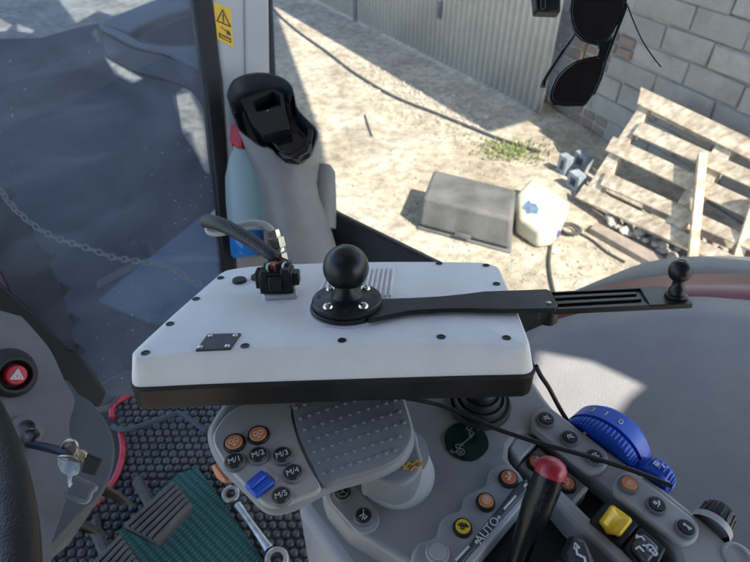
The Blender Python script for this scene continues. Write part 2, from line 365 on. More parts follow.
def basis(n, x=None):
    n = V(n).normalized(); x = V(x) if x is not None else (RGT if abs(n.dot(RGT)) < .9 else UP)
    x = (x-n*x.dot(n)).normalized(); return x, n.cross(x), n
def b_lathe(bm, c, n, prof, seg=32, x=None, sy=1.0, mi=0, a0=0, a1=2*math.pi):
    """profile of (radius, height) turned about the axis n through c"""
    X, Y, N_ = basis(n, x); c = V(c); rings = []
    for r, h in prof:
        if r <= 1e-6: rings.append([bm.verts.new(c+N_*h)])
        else: rings.append([bm.verts.new(c+N_*h+X*(r*math.cos(2*math.pi*j/seg))+Y*(r*sy*math.sin(2*math.pi*j/seg))) for j in range(seg)])
    for A, B in zip(rings, rings[1:]):
        for j in range(seg):
            k = (j+1) % seg
            if len(A) == 1 and len(B) == 1: continue
            if len(A) == 1: f = bm.faces.new((A[0], B[k], B[j]))
            elif len(B) == 1: f = bm.faces.new((A[j], A[k], B[0]))
            else: f = bm.faces.new((A[j], A[k], B[k], B[j]))
            f.material_index = mi
    return rings
def lathe(name, c, n, prof, mat, parent=None, seg=32, x=None, sy=1.0, ang=35, **k):
    bm = bmesh.new(); b_lathe(bm, c, n, prof, seg, x, sy); return finish(name, bm, mat, parent, ang=ang, **k)
def b_sphere(bm, c, r, n=16, sc=(1,1,1), mi=0):
    d = bmesh.ops.create_uvsphere(bm, u_segments=n*2, v_segments=n, radius=r)
    for v in d['verts']: v.co = V((v.co.x*sc[0], v.co.y*sc[1], v.co.z*sc[2])) + V(c)
    for v in d['verts']:
        for f in v.link_faces: f.material_index = mi
def b_box(bm, c, X, Y, Z, sx, sy, sz, mi=0):
    vs = [[[bm.verts.new(V(c)+X*(i*sx/2)+Y*(j*sy/2)+Z*(k*sz/2)) for k in (-1,1)] for j in (-1,1)] for i in (-1,1)]
    q = lambda *a: bm.faces.new([vs[i][j][k] for i,j,k in a])
    fs = [q((0,0,0),(0,1,0),(1,1,0),(1,0,0)), q((0,0,1),(1,0,1),(1,1,1),(0,1,1)), q((0,0,0),(1,0,0),(1,0,1),(0,0,1)),
          q((0,1,0),(0,1,1),(1,1,1),(1,1,0)), q((0,0,0),(0,0,1),(0,1,1),(0,1,0)), q((1,0,0),(1,1,0),(1,1,1),(1,0,1))]
    for f in fs: f.material_index = mi
def text(name, s, c, xdir, n, size, mat, parent, depth=.0004, **k):
    cu = bpy.data.curves.new(name, 'FONT'); cu.body = s; cu.size = size; cu.extrude = depth; cu.align_x = 'CENTER'; cu.align_y = 'CENTER'; cu.resolution_u = 3
    o = bpy.data.objects.new(name, cu); COL.objects.link(o)
    bpy.context.view_layer.update()
    me = bpy.data.meshes.new_from_object(o.evaluated_get(bpy.context.evaluated_depsgraph_get()))
    bpy.data.objects.remove(o); bpy.data.curves.remove(cu)
    X, Y, N_ = basis(n, xdir)
    bm = bmesh.new(); bm.from_mesh(me); bpy.data.meshes.remove(me)
    for v in bm.verts: v.co = V(c)+X*v.co.x+Y*v.co.y+N_*v.co.z
    return finish(name, bm, mat, parent, smooth=False, **k)
def strokes(name, c, xdir, n, size, lines, w, mat, parent, h=.0005, **k):
    """small printed symbol: polylines in units of size, width w"""
    X, Y, N_ = basis(n, xdir); bm = bmesh.new(); c = V(c)
    q = 0
    for ln in lines:
        for (ax, ay), (bx, by) in zip(ln, ln[1:]):
            a = V((ax, ay))*size; b = V((bx, by))*size; d = b-a
            if d.length < 1e-7: continue
            d.normalize(); e = V((-d.y, d.x))*(w/2); a -= d*w*.4; b += d*w*.4
            q += 1; hh = h + (q % 5)*.00003
            pts = [a+e, b+e, b-e, a-e]
            b_slab(bm, [c+X*p.x+Y*p.y+N_*hh for p in pts], -N_*(hh+.0002))
    return finish(name, bm, mat, parent, smooth=False, **k)
def circ(x, y, r, n=10, a0=0, a1=2*math.pi): return [(x+r*math.cos(a0+(a1-a0)*i/n), y+r*math.sin(a0+(a1-a0)*i/n)) for i in range(n+1)]
ICON = {
 'gear2': [circ(-.38,.05,.32), circ(.38,.05,.32), [(-.15,-.62),(.15,-.62)]],
 'gear2p': [circ(-.38,.12,.32), circ(.38,.12,.32), [(-.2,-.6),(.2,-.6)], [(0,-.8),(0,-.4)]],
 'eight': [circ(-.33,0,.3), circ(.33,0,.3)],
 'steer': [circ(0,0,.85,16), [(0,0),(0,.85)], [(0,0),(-.7,-.45)], [(0,0),(.7,-.45)], circ(0,0,.2)],
 'steera': [[(0,.1),(0,.85)], [(0,.1),(-.6,-.35)], [(0,.1),(.3,-.15)], [(-.2,-.8),(0,-.25),(.2,-.8)], [(.3,-.7),(.6,-.3)]],
 'pump': [[(-.7,.1),(-.3,.5),(.1,.1),(.5,.5)], [(-.7,-.4),(-.3,0),(.1,-.4),(.5,0)], [(.1,-.3),(.6,-.6)]],
 'ec': [[(-.1,.5),(-.6,.5),(-.6,-.5),(-.1,-.5)], [(-.6,0),(-.15,0)], [(.6,.45),(.2,.45),(.2,-.45),(.6,-.45)]],
 'fan': [circ(-.35,.3,.32), [(-.6,.55),(-.1,.05)], [(.05,-.2),(.7,.4)], [(.15,-.4),(.75,.2)], [(-.5,-.6),(.1,-.3)]],
 'cone': [[(.1,.1),(-.1,-.7),(.5,-.7),(.1,.1)], circ(-.1,.5,.2), [(.1,.1),(-.1,.35)]],
 'plug': [[(-.7,.3),(-.2,.3),(-.2,-.3),(.3,-.3),(.3,.2),(.7,.2)], circ(-.4,-.45,.18), circ(.5,.55,.18)],
 'pto': [circ(0,0,.8,14), circ(0,0,.42,10), [(-.42,0),(.42,0)], [(0,-.42),(0,.42)]],
 'tractor': [circ(-.4,-.3,.35), circ(.5,-.4,.22), [(-.5,.1),(-.5,.6),(.1,.6),(.2,.05),(.7,.0),(.7,-.2)], [(-.8,.7),(.8,-.75)]],
 'lock': [[(-.5,-.5),(.5,.5)], [(.1,.55),(.5,.5),(.45,.1)], circ(-.25,.35,.25), circ(.3,-.35,.25)],
}

# ------------------------------------------------------------------ light and world
LSH = V((-.60, .70, -1.0))           # sunlight direction per metre of height
ELEV = math.atan2(1.0, math.hypot(.60,.70)); AZ = math.atan2(.60, -.70)
w = bpy.data.worlds.new('World'); SC.world = w; w.use_nodes = True
sky = w.node_tree.nodes.new('ShaderNodeTexSky'); sky.sky_type = 'NISHITA'; sky.sun_disc = False
sky.sun_elevation = ELEV; sky.sun_rotation = AZ
w.node_tree.links.new(sky.outputs[0], w.node_tree.nodes['Background'].inputs[0]); w.node_tree.nodes['Background'].inputs[1].default_value = .15
sd = bpy.data.lights.new('sun', 'SUN'); sd.energy = 3.5; sd.angle = math.radians(.53); sd.color = (1,.925,.82)
so = bpy.data.objects.new('sun', sd); COL.objects.link(so); so.rotation_euler = LSH.to_track_quat('-Z', 'Y').to_euler(); so.location = (6,-6,10)
SC.view_settings.view_transform = 'Standard'; SC.view_settings.look = 'None'; SC.view_settings.gamma = 1; SC.view_settings.use_curve_mapping = False
SC.view_settings.exposure = 1.78

# ================================================================== OUTSIDE
GR = Fr((0,0,0), (0,0,1))
def g(px, py, h=0): return GR.pix(px, py, h)
bm = bmesh.new()
n = 40
bmesh.ops.create_grid(bm, x_segments=n, y_segments=n, size=120)
gm = finish('ground', bm, M['ground'], kind='structure'); gm['label'] = 'dry sandy dirt yard outside the cab'

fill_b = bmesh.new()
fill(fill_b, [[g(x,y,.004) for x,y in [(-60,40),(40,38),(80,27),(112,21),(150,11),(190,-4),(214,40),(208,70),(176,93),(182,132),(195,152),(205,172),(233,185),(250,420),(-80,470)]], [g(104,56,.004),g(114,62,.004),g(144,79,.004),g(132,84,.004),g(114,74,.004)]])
finish('shade_patch', fill_b, mk('dark_ground_shade', (.040,.042,.047), .9, .25, 2.5, .8, 40, dust=.22, ds=1.6, dcol=(.10,.095,.09)), kind='structure', smooth=False)  # shade on the ground laid as a dark patch, cut around the sunlit spots
# corrugated shed wall
SA, SB = g(330, 8), g(521, 105.5)
sdir = (SB-SA).normalized(); snrm = V((sdir.y, -sdir.x, 0)); snrm = snrm if snrm.dot(C0-SA) > 0 else -snrm
s0 = SA - sdir*9; slen = (SB-s0).length + .34; SH = min(9.0, .66/max(.05, V((LSH.x,LSH.y,0)).dot(snrm)))
shed = thing('corrugated_shed', 'pale corrugated sheet metal shed at the top edge of the yard', 'shed', s0+sdir*slen/2)
j1, j2 = [(Fr(SA, snrm).pix(*q)-s0).dot(sdir) for q in ((356,5),(438,30))]
joints = [0, 3.0, 6.0, j1, j2, slen]
for a, b in zip(joints, joints[1:]):
    bm = bmesh.new(); k = int((b-a)/.0125); rows = []
    off = random.uniform(-.004,.004)
    for hz in (.03, SH):
        rows.append([bm.verts.new(s0+sdir*(a+.004+(b-a-.008)*i/k)+snrm*(.022*math.cos(2*math.pi*(a+(b-a)*i/k)/.10)+off)+V((0,0,hz))) for i in range(k+1)])
    for i in range(k): bm.faces.new((rows[0][i], rows[0][i+1], rows[1][i+1], rows[1][i]))
    o = finish('wall_sheet', bm, M['tin'], shed, ang=80)
    s = o.modifiers.new('solid', 'SOLIDIFY'); s.thickness = .002
bm = bmesh.new()
for a in joints[3:4]: b_box(bm, s0+sdir*a+snrm*.02+V((0,0,SH/2)), sdir, snrm, V((0,0,1)), .075, .03, SH)
finish('post', bm, mk('rusty_dark_post', (.12,.095,.08), .8, .3, 9), shed)
bm = bmesh.new(); p = Fr(SA, snrm).pix(441, 10)
b_box(bm, p+snrm*.02, sdir, snrm, V((0,0,1)), .06, .03, .20); b_box(bm, p+snrm*.04-V((0,0,.03)), sdir, snrm, V((0,0,1)), .03, .02, .08)
finish('latch', bm, mk('dark_latch', (.10,.095,.09), .7, .3, 12), shed)
bm = bmesh.new(); b_box(bm, s0+sdir*(slen+3.8)/2-snrm*1.2+V((0,0,SH+.04)), sdir, snrm, V((0,0,1)), slen+3.8, 2.6, .05)  # roof carried past the shed end, added out of view for its shadow
finish('roof', bm, M['tin'], shed)
# block wall, along the vanishing point measured on its courses
wdir = V((.39,-.92,0)).normalized(); wn = V((-.92,-.39,0)).normalized(); W0 = g(538, 112)-wn*.2+wdir*.05
wall = thing('stone_block_wall', 'low wall of grey stone blocks behind the leaning pallet', 'wall', W0+wdir*2)
bm = bmesh.new(); bh = .20
for r in range(9):
    x = -.35 + (-.29 if r % 2 else 0)
    while x < 5.2:
        L_ = random.uniform(.5, .64); a, b = max(x, -.35), x+L_; x = b
        if b-a < .1: continue
        top = (r+1)*bh
        if a < .6 and r >= 8: continue
        if r > 7 and a < 1.9: continue
        d = random.uniform(-.012,.012); red = (r <= 0 and a < .35) or (r in (3,4) and a < .4)
        if red:
            k = 3; 
            for q in range(k):
                for e in range(2):
                    bx = a+(b-a)*(q+.5)/k
                    b_box(bm, W0+wdir*bx+wn*(d-.10)+V((0,0,r*bh+.05+.1*e)), wdir, wn, V((0,0,1)), (b-a)/k-.018, .2, .082, 1)
        else:
            b_box(bm, W0+wdir*((a+b)/2)+wn*(d-.10)+V((0,0,r*bh+bh/2)), wdir, wn, V((0,0,1)), b-a-.009, .2, bh-.009)
for v in bm.verts: v.co += V((random.uniform(-1,1), random.uniform(-1,1), random.uniform(-1,1)))*.010
finish('blocks', bm, [M['block'], M['brick']], wall, bevel=.018)
bm = bmesh.new(); b_box(bm, W0+wdir*2.45-wn*.11+V((0,0,.70)), wdir, wn, V((0,0,1)), 5.56, .17, 1.38)
finish('mortar', bm, M['mortar'], wall)

# leaning pallet
PB, = [g(577, 197)]
ptop = Fr(W0+wn*.2, wn).pix(640, 90)
sl = (ptop-PB); sl = (sl - wdir*sl.dot(wdir)).normalized()
pn = wdir.cross(sl); pn = pn if pn.dot(C0-PB) > 0 else -pn
PF = Fr(PB+pn*.10+V((0,0,.02)), pn, wdir)
pal = thing('wooden_pallet', 'weathered wooden pallet leaning against the stone block wall', 'pallet', PB)
def board(bm, poly, h0, h1): b_slab(bm, [PF.pix(x, y, h1) for x, y in poly], pn*(h0-h1))
planks = [[(641,87),(770,147),(768,168),(637,104)], [(641,121),(775,181),(772,196),(632,134)], [(613,136),(780,213),(778,232),(605,150)],
          [(606,171),(780,250),(778,262),(600,185)], [(584,184),(760,268),(756,280),(575,197)]]
for i, pl in enumerate(planks):
    bm = bmesh.new(); board(bm, pl, -.022, 0); finish('plank', bm, M['wood'], pal, bevel=.004)
for pl in ([(648,92),(657,96),(592,204),(580,198)], [(727,128),(743,135),(676,238),(659,230)], [(806,165),(822,172),(760,272),(745,265)]):
    bm = bmesh.new(); board(bm, pl, -.10, -.025); finish('stringer', bm, M['wood'], pal, bevel=.004)
for pl in ([(641,95),(770,155),(768,170),(637,108)], [(606,178),(770,252),(768,266),(601,190)], [(584,186),(760,270),(756,282),(575,199)]):
    bm = bmesh.new(); board(bm, pl, -.122, -.103); finish('bottom_board', bm, M['wood'], pal, bevel=.004)
# loose stakes
def stake(px1, d1h, px2, hh, w_, label):
    a = g(*px1); b = PF.pix(*px2, .05); X = (b-a).normalized(); b = b + X*.05
    s = X.cross(V((0,0,1))).normalized(); t = X.cross(s)
    bm = bmesh.new(); b_box(bm, (a+b)/2, X, s, t, (b-a).length, w_, w_*.7)
    return finish('wooden_stake', bm, M['wood'], bevel=.004, label=label, cat='stake', group='loose stakes against the pallet')
stake((688,305), 0, (702,160), .1, .06, 'long pale wooden stake propped upright across the middle of the pallet')
stake((722,305), 0, (757,200), .1, .06, 'wooden stake propped at the right edge beside the pallet')
bm = bmesh.new(); b_slab(bm, [g(x,y,.05) for x,y in [(590,228),(597,222),(664,257),(658,266)]], V((0,0,-.05)))
finish('loose_board', bm, mk('brown_board', (.25,.20,.16), .85, .25, 14, .3, 90), bevel=.004, label='reddish brown loose board lying on the dirt below the pallet', cat='board')
# rubble
bm = bmesh.new()
for i in range(90):
    px = random.uniform(606, 668); py = 214+(px-606)*.48+random.uniform(-9, 9); r = random.uniform(.012,.05)
    d = bmesh.ops.create_icosphere(bm, subdivisions=1, radius=r); c = g(px, py, r*.4+random.uniform(0,.05))
    for v in d['verts']: v.co = V((v.co.x*random.uniform(.8,1.3), v.co.y, v.co.z*.7))*random.uniform(.8,1.2)+c
for i in range(50):
    px = random.uniform(668, 745); py = 246+(px-668)*.3+random.uniform(-16, 8); r = random.uniform(.015,.05)
    d = bmesh.ops.create_icosphere(bm, subdivisions=1, radius=r); c = g(px, py, r*.4+random.uniform(0,.05))
    for v in d['verts']: v.co = V((v.co.x*random.uniform(.8,1.3), v.co.y, v.co.z*.7))*random.uniform(.8,1.2)+c
finish('rubble', bm, M['rubble'], smooth=False, kind='stuff', label='crumbled pale rubble under the pallet', cat='rubble')
# pebbles
bm = bmesh.new()
def peb(px, py, r):
    d = bmesh.ops.create_icosphere(bm, subdivisions=1, radius=r); c = g(px, py, r*.25)
    q = [random.uniform(.7,1.4) for _ in range(3)]; a = random.uniform(0,6)
    for v in d['verts']: v.co = V((v.co.x*q[0]*math.cos(a)-v.co.y*q[1]*math.sin(a), v.co.x*q[0]*math.sin(a)+v.co.y*q[1]*math.cos(a), v.co.z*.6*q[2]))+c
for i in range(420):
    t = random.random(); px = 345+t*130+random.gauss(0,16); py = 58+t*70+random.gauss(0,9); peb(px, py, random.uniform(.006,.026))
for i in range(2600):
    px, py = random.uniform(255, 700), random.uniform(5, 300); peb(px, py, random.uniform(.004,.013))
finish('gravel', bm, M['stone'], smooth=False, kind='stuff', label='pale stone chips scattered over the dirt yard', cat='gravel')
# weeds
bm = bmesh.new()
for i in range(420):
    px, py = random.gauss(512, 17), random.gauss(152, 6); p = g(px, py); a = random.uniform(0, 6.28); l = random.uniform(.02,.08)
    d = V((math.cos(a), math.sin(a), 0)); s = V((-d.y, d.x, 0))*random.uniform(.004,.009); tip = p+d*l*.7+V((0,0,l*random.uniform(.3,1)))
    mid = p+d*l*.25+V((0,0,l*.45))
    A, B, C_, D, E = [bm.verts.new(q) for q in (p-s*.6, p+s*.6, mid+s, mid-s, tip)]
    bm.faces.new((A,B,C_,D)); bm.faces.new((D,C_,E))
for i in range(350):
    px, py = random.uniform(370, 545), 0; py = 105+(px-370)*.33+random.gauss(0,5); p = g(px, py); a = random.uniform(0, 6.28); l = random.uniform(.015,.05)
    d = V((math.cos(a), math.sin(a), 0)); s = V((-d.y, d.x, 0))*.004; A, B, E = [bm.verts.new(q) for q in (p-s, p+s, p+d*l*.6+V((0,0,l)))]; bm.faces.new((A,B,E))
finish('weeds', bm, M['grass'], smooth=False, kind='stuff', label='small green weeds growing in the dirt', cat='weeds')
# hose and cables on the ground
hp = [(268,4),(281,17),(300,33),(327,52),(353,72),(393,96),(433,112),(470,127),(500,139),(540,152)]
tube('garden_hose', [g(x,y,.018) for x,y in hp], .016, M['hose'], label='long dark hose lying across the dirt yard', cat='hose')
tube('ground_cable', [g(x,y,.012) for x,y in [(553,231),(551,245),(549,262),(551,280),(556,300)]], .012, M['hose'], label='short dark cable running down from the white can', cat='cable')
bm = bmesh.new()
for k in range(3):
    c = g(570, 229, .012+.014*k); b_tube(bm, [c+V((math.cos(a)*(.085-.01*k), math.sin(a)*(.085-.01*k), 0)) for a in [2*math.pi*i/24 for i in range(24)]], .009, 6, True)
b_tube(bm, smooth_path([g(577,232,.012), g(592,240,.012), g(607,252,.012), g(625,262,.012)]), .009, 6)
finish('wire_coil', bm, M['hose'], label='small coil of wire on the dirt beside the white can', cat='wire')
p = g(367,125,.01); 
tube('twig', [g(365,115,.012), g(368,125,.014), g(372,136,.012)], .009, M['hose'], label='short dark twig on the sunlit dirt', cat='twig')
# upturned bin
bn = thing('plastic_bin', 'weathered dark grey plastic bin upside down on the dirt', 'bin', g(458,235))
bm = bmesh.new()
def boxpx(bm, top, bot, h, z0=0, mi=0):
    a = [bm.verts.new(g(x,y,h)) for x,y in top]; b = [bm.verts.new(p) for p in bot]
    k = len(a); bm.faces.new(a).material_index = mi; bm.faces.new(b[::-1]).material_index = mi
    for i in range(k): bm.faces.new((a[i], b[i], b[(i+1) % k], a[(i+1) % k])).material_index = mi
tp = [(434,169),(516,189),(513,219),(423,197)]
tw = [g(x,y,.30) for x,y in tp]; cc = sum(tw, V((0,0,0)))/4; cc.z = 0
bw = [cc+(V((p.x,p.y,0))-cc)*1.07+V((0,0,.035)) for p in tw]
a = [bm.verts.new(p) for p in tw]; b = [bm.verts.new(p) for p in bw]; bm.faces.new(a); bm.faces.new(b[::-1])
for i in range(4): bm.faces.new((a[i], b[i], b[(i+1) % 4], a[(i+1) % 4]))
finish('body', bm, M['bin'], bn, bevel=.03, seg=3)
bm = bmesh.new(); rw = [cc+(V((p.x,p.y,0))-cc)*1.09+V((0,0,.025)) for p in tw]; b_slab(bm, rw, V((0,0,-.025)))
finish('rim', bm, M['bin'], bn, bevel=.012)
bm = bmesh.new(); f0 = (bw[2]+bw[3])/2; X = (bw[2]-bw[3]).normalized(); Y = V((-X.y,X.x,0)); Y = Y if Y.dot(C0-f0) > 0 else -Y
b_box(bm, f0+Y*.018+V((0,0,.03)), X, Y, V((0,0,1)), .13, .012, .035); finish('handle', bm, M['bin'], bn, bevel=.008)
# white can lying flat
jc = thing('jerrycan', 'white plastic can with a blue mark lying beside the grey bin', 'can', g(543,215))
poly = [(517,193),(531,177),(551,188),(571,202),(563,221),(555,230),(541,232),(518,217)]
bm = bmesh.new(); b_slab(bm, [g(x,y,.17) for x,y in poly], V((0,0,-.165))); finish('body', bm, M['jerry'], jc, bevel=.04, seg=4)
bm = bmesh.new()
for q in ([(522,208),(525,203),(529,200),(531,203),(536,204),(539,209),(537,214),(531,213),(527,214),(525,210)],): b_slab(bm, [g(x,y,.1722) for x,y in q], V((0,0,-.004)))
finish('blue_mark', bm, mk('faded_blue_print', (.10,.16,.24), .6, .5, 60), jc)
lathe('cap', g(556,232,.09), g(556,232)-g(543,210), [(0,.03),(.03,.03),(.03,0),(0,-.02)], mk('purple_cap', (.10,.07,.22), .4), jc)
# grey blue broken frame at the wall foot
jk = thing('broken_frame', 'broken grey blue plastic frame standing at the foot of the stone wall', 'junk', g(578,170))
for (x,y,w_,h_,d_) in ((583,153,.16,.16,.10),(565,156,.12,.17,.08),(577,173,.15,.15,.10)):
    bm = bmesh.new(); c = g(x, y+8, h_/2)
    for (ox, oz, sx, sz) in ((-w_/2+.02,0,.035,h_),(w_/2-.02,0,.035,h_),(0,h_/2-.02,w_-.07,.035),(0,-h_/2+.02,w_-.07,.035)):
        b_box(bm, c+wdir*ox+V((0,0,oz)), wdir, wn, V((0,0,1)), sx, d_, sz)
    b_box(bm, c-wn*d_*.3, wdir, wn, V((0,0,1)), w_-.07, .02, h_-.07)
    finish('panel', bm, M['junk'], jk, bevel=.004)
# streak of light in the windscreen, built as pale metal links
bm = bmesh.new()
cp = smooth_path([P(x,y,1.62-x*.0007) for x,y in [(-30,160),(-12,176),(0,190),(14,208),(32,224),(52,236),(68,242),(90,249),(112,257),(130,260),(150,263),(170,267),(190,280),(232,300)]], 10)
ds = 0; last = cp[0]; k = 0
for a, b in zip(cp, cp[1:]):
    ds += (b-a).length
    if ds > .0165:
        ds = 0; k += 1; t = (b-a).normalized(); s = V((-t.y,t.x,0)); s = (s+V((0,0,1 if k % 2 else -.5))).normalized()
        b_tube(bm, [b+t*(math.cos(q)*.0115)+s*(math.sin(q)*.0075) for q in [2*math.pi*i/12 for i in range(12)]], .0024, 6, True)
finish('streak_links', bm, M['streak_links'], ang=60, label='pale metal links standing in for a streak of light in the windscreen', cat='streak_links')
bm = bmesh.new(); b_slab(bm, [g(x,y,.04) for x,y in [(98,300),(150,257),(200,217),(228,222),(228,318),(150,322)]], V((0,0,-.03)))  # reflection in the windscreen drawn as a flat sheet on the ground
finish('reflection_sheet', bm, mk('blue_grey_reflection', (.08,.105,.145), .5, .08, 5, .1, 60), bevel=.004, label='flat blue grey sheet standing in for a reflection in the windscreen', cat='sheet')
# front tyre of the tractor seen low through the windscreen
ty = thing('front_tyre', 'dark dusty tractor tyre low behind the windscreen', 'tyre', g(40,380))
tc_ = P(-72, 305, 2.3); ax = (V((.75,.2,.2))).normalized()
bm = bmesh.new(); b_lathe(bm, tc_, ax, [(.30,.16),(.42,.19),(.66,.20),(.72,.17),(.74,0),(.72,-.17),(.66,-.20),(.30,-.18)], 64); finish('casing', bm, M['tyre'], ty)
bm = bmesh.new(); X, Y, N_ = basis(ax)
for i in range(26):
    a = 2*math.pi*i/26; rd = X*math.cos(a)+Y*math.sin(a); tg = -X*math.sin(a)+Y*math.cos(a)
    for sgn in (-1,1):
        u = (N_*sgn+tg*.7).normalized(); b_box(bm, tc_+rd*.75+N_*(.10*sgn)+tg*(.05*(sgn)), u, u.cross(rd), rd, .21, .05, .06)
finish('tread', bm, M['tyre'], ty, bevel=.008)
lathe('rim', tc_, ax, [(0,.05),(.12,.06),(.2,.04),(.30,.15),(.30,.10),(0,.0)], mk('dull_red_rim', (.16,.03,.025), .5, .2, 20, dust=.4, dcol=(.1,.07,.06)), ty)
# mirror arm outside the windscreen
ma = thing('mirror_bracket', 'dark slate mirror bracket outside the windscreen at the upper left', 'mirror arm', P(200,90,1.35))
slab('side_plate', [(x,y,1.62-(x-100)*.0022) for x,y in smp([(100,30),(105,50),(112,61),(135,73),(162,80),(190,91),(206,112),(206,74),(166,55),(135,48),(115,38)], 3)], .05, mk('shaded_maroon_bracket', (.030,.020,.024), .5, .2, 12, .2, 200, dust=.3, dcol=(.09,.05,.05)), ma, .006)  # arm's shaded underside given a near-black colour; top plate kept lighter
slab('top_plate', [(x,y,1.615-(x-100)*.0022) for x,y in smp([(101,20),(128,33),(142,41),(172,45),(206,46),(206,74),(166,55),(135,48),(115,38),(100,30)], 3)], .04, M['mirror'], ma, .006)
slab('upper_arm', [(x,y,1.60-(x-100)*.0022) for x,y in [(100,24),(104,18),(118,13),(165,-5),(210,-16),(210,6),(170,13),(138,27),(128,34),(112,28)]], .04, M['mirror'], ma, .008)

# unseen sheet added above the frame, outline and holes shaped to the shade wanted
H = 5.2
shift = V((-LSH.x*H, -LSH.y*H, H))
edge = [g(340,240), g(331,190), g(319,130), g(301,80), g(272,0)]
far = edge[-1]+(edge[-1]-edge[-2])*.8
outer = [V((-1.3,1.9,0))] + edge + [far, g(-30,-25), V((-7.2,9,0)), V((-4.2,3.2,0)), V((-3.0,1.6,0))]
holes = [[g(56,-4),g(97,-6),g(172,-8),(g(116,17)),g(98,11),g(76,23)], [g(172,96),g(189,92),g(199,112),g(206,138),g(206,166),g(196,150),g(190,132),g(182,130)],
         [g(-6,16),g(12,25),g(6,31),g(-6,32)], [g(17,24),g(34,30),g(32,34),g(18,31)], [g(104,58),g(112,62),g(142,78),g(134,82),g(118,74)], [g(91,33),g(97,28),g(101,46)]]
bm = bmesh.new(); fill(bm, [[p+shift for p in lp] for lp in [outer]+holes])
o = finish('shade_caster_sheet', bm, M['shade_caster'], smooth=False, label='unseen sheet added high over the yard to cast shade', cat='shade_caster')
s = o.modifiers.new('solid', 'SOLIDIFY'); s.thickness = .02

# red fender outside the side window
fd = thing('tractor_fender', 'dusty red rear fender of the tractor outside the side window', 'fender', P(680,300,1.0))
def loft(name, rows, mat, parent, th=.004, **k):
    bm = bmesh.new(); R = [[bm.verts.new(P(*p)) for p in smooth_px(r)] for r in rows]
    for A, B in zip(R, R[1:]):
        for i in range(len(A)-1): bm.faces.new((A[i], A[i+1], B[i+1], B[i]))
    o = finish(name, bm, mat, parent, ang=70, **k)
    if th: s = o.modifiers.new('solid', 'SOLIDIFY'); s.thickness = th; s.offset = 0
    return o
def smooth_px(r, k=6): return [tuple(v) for v in smooth_path(r, k)]
loft('red_side', [[(525,330,1.00),(600,318,.97),(690,306,.94),(790,313,.92)], [(540,312,1.05),(610,296,1.02),(690,288,1.0),(790,290,.98)], [(552,303,1.12),(620,283,1.10),(690,275,1.08),(790,276,1.06)]], M['fender'], fd)
loft('dusty_top', [[(552,303,1.122),(620,283,1.102),(690,275,1.082),(790,276,1.062)], [(562,297,1.25),(628,271,1.24),(694,262,1.22),(790,264,1.2)], [(572,294,1.40),(640,265,1.40),(700,257,1.38),(790,259,1.36)], [(590,300,1.6),(650,275,1.6),(705,268,1.58),(790,270,1.56)]], M['fendertop'], fd)

# ================================================================== CAB SHELL
A_ = P(222,150,1.05); ncam = V((-.461,.046,.886))
wsn = (RGT*ncam.x+UP*ncam.y+FWD*ncam.z).normalized()
WS = Fr(A_, -wsn)
bm = bmesh.new(); b_slab(bm, [WS.pix(x,y) for x,y in [(200,-60),(205,0),(219,150),(233,285),(215,395),(112,396),(75,372),(-60,262),(-60,-60)]], wsn*.005)
finish('windscreen', bm, M['windscreen'], smooth=False, label='dusty tinted windscreen glass left of the pale pillar', cat='windscreen')
pil = thing('cab_pillar', 'pale grey front cab pillar with a yellow warning sticker', 'pillar', WS.pix(240,275))
prism('trim', WS, [(205,-50),(266,-50),(269,0),(270,60),(278,150),(300,290),(236,290),(228,180),(220,80),(210,0)], -.06, .012, M['pillar'], pil, bevel=.012, seg=3)
prism('trim_panel', WS, [(246,-50),(266,-50),(269,0),(270,76),(262,78),(246,76),(245,0)], .010, .018, M['pillar'], pil, bevel=.004)
prism('seal', WS, [(190,-50),(207,-50),(212,0),(222,80),(229,190),(238,285),(225,285),(215,180),(206,90),(194,0)], -.03, .014, M['seal'], pil, bevel=.004)
prism('edge_seal', WS, [(267,-50),(272,-50),(273,0),(276,75),(281,120),(274,120),(269,75),(268,0)], -.05, .012, M['seal'], pil, bevel=.002)
bm = bmesh.new(); st = [(213.5,2),(231,9),(233.5,47.5),(217.5,39.5)]
b_slab(bm, [WS.pix(x,y,.0128) for x,y in st], -WS.n*.0018); stk = finish('warning_sticker', bm, M['sticker'], pil, smooth=False)
def stp(u, v, h=.0132):   # u,v in 0..1 over the sticker
    a = V(st[0]).lerp(V(st[1]), u); b = V(st[3]).lerp(V(st[2]), u); q = a.lerp(b, v); return WS.pix(q.x, q.y, h)
bm = bmesh.new()
def stroke_pts(bm, pts, w_, fr):
    for a, b in zip(pts, pts[1:]):
        d = (b-a).normalized(); e = fr.n.cross(d)*w_/2; b_slab(bm, [a+e-d*w_*.4, b+e+d*w_*.4, b-e+d*w_*.4, a-e-d*w_*.4], -fr.n*.0006)
stroke_pts(bm, [stp(.5,.12), stp(.9,.48), stp(.1,.48), stp(.5,.12)], .0022, WS)
stroke_pts(bm, [stp(.5,.24), stp(.5,.37)], .0025, WS); stroke_pts(bm, [stp(.5,.41), stp(.5,.43)], .0025, WS)
stroke_pts(bm, [stp(.3,.60), stp(.55,.64), stp(.8,.62)], .0016, WS)
b_slab(bm, [stp(.6,.66), stp(.85,.64), stp(.9,.72), stp(.65,.73)], -WS.n*.0006)
stroke_pts(bm, [stp(.15,.80), stp(.85,.80), stp(.85,.90), stp(.15,.90), stp(.15,.80)], .0016, WS); stroke_pts(bm, [stp(.2,.85), stp(.8,.83)], .0014, WS)
finish('warning_symbols', bm, M['inkdark'], stk, smooth=False)

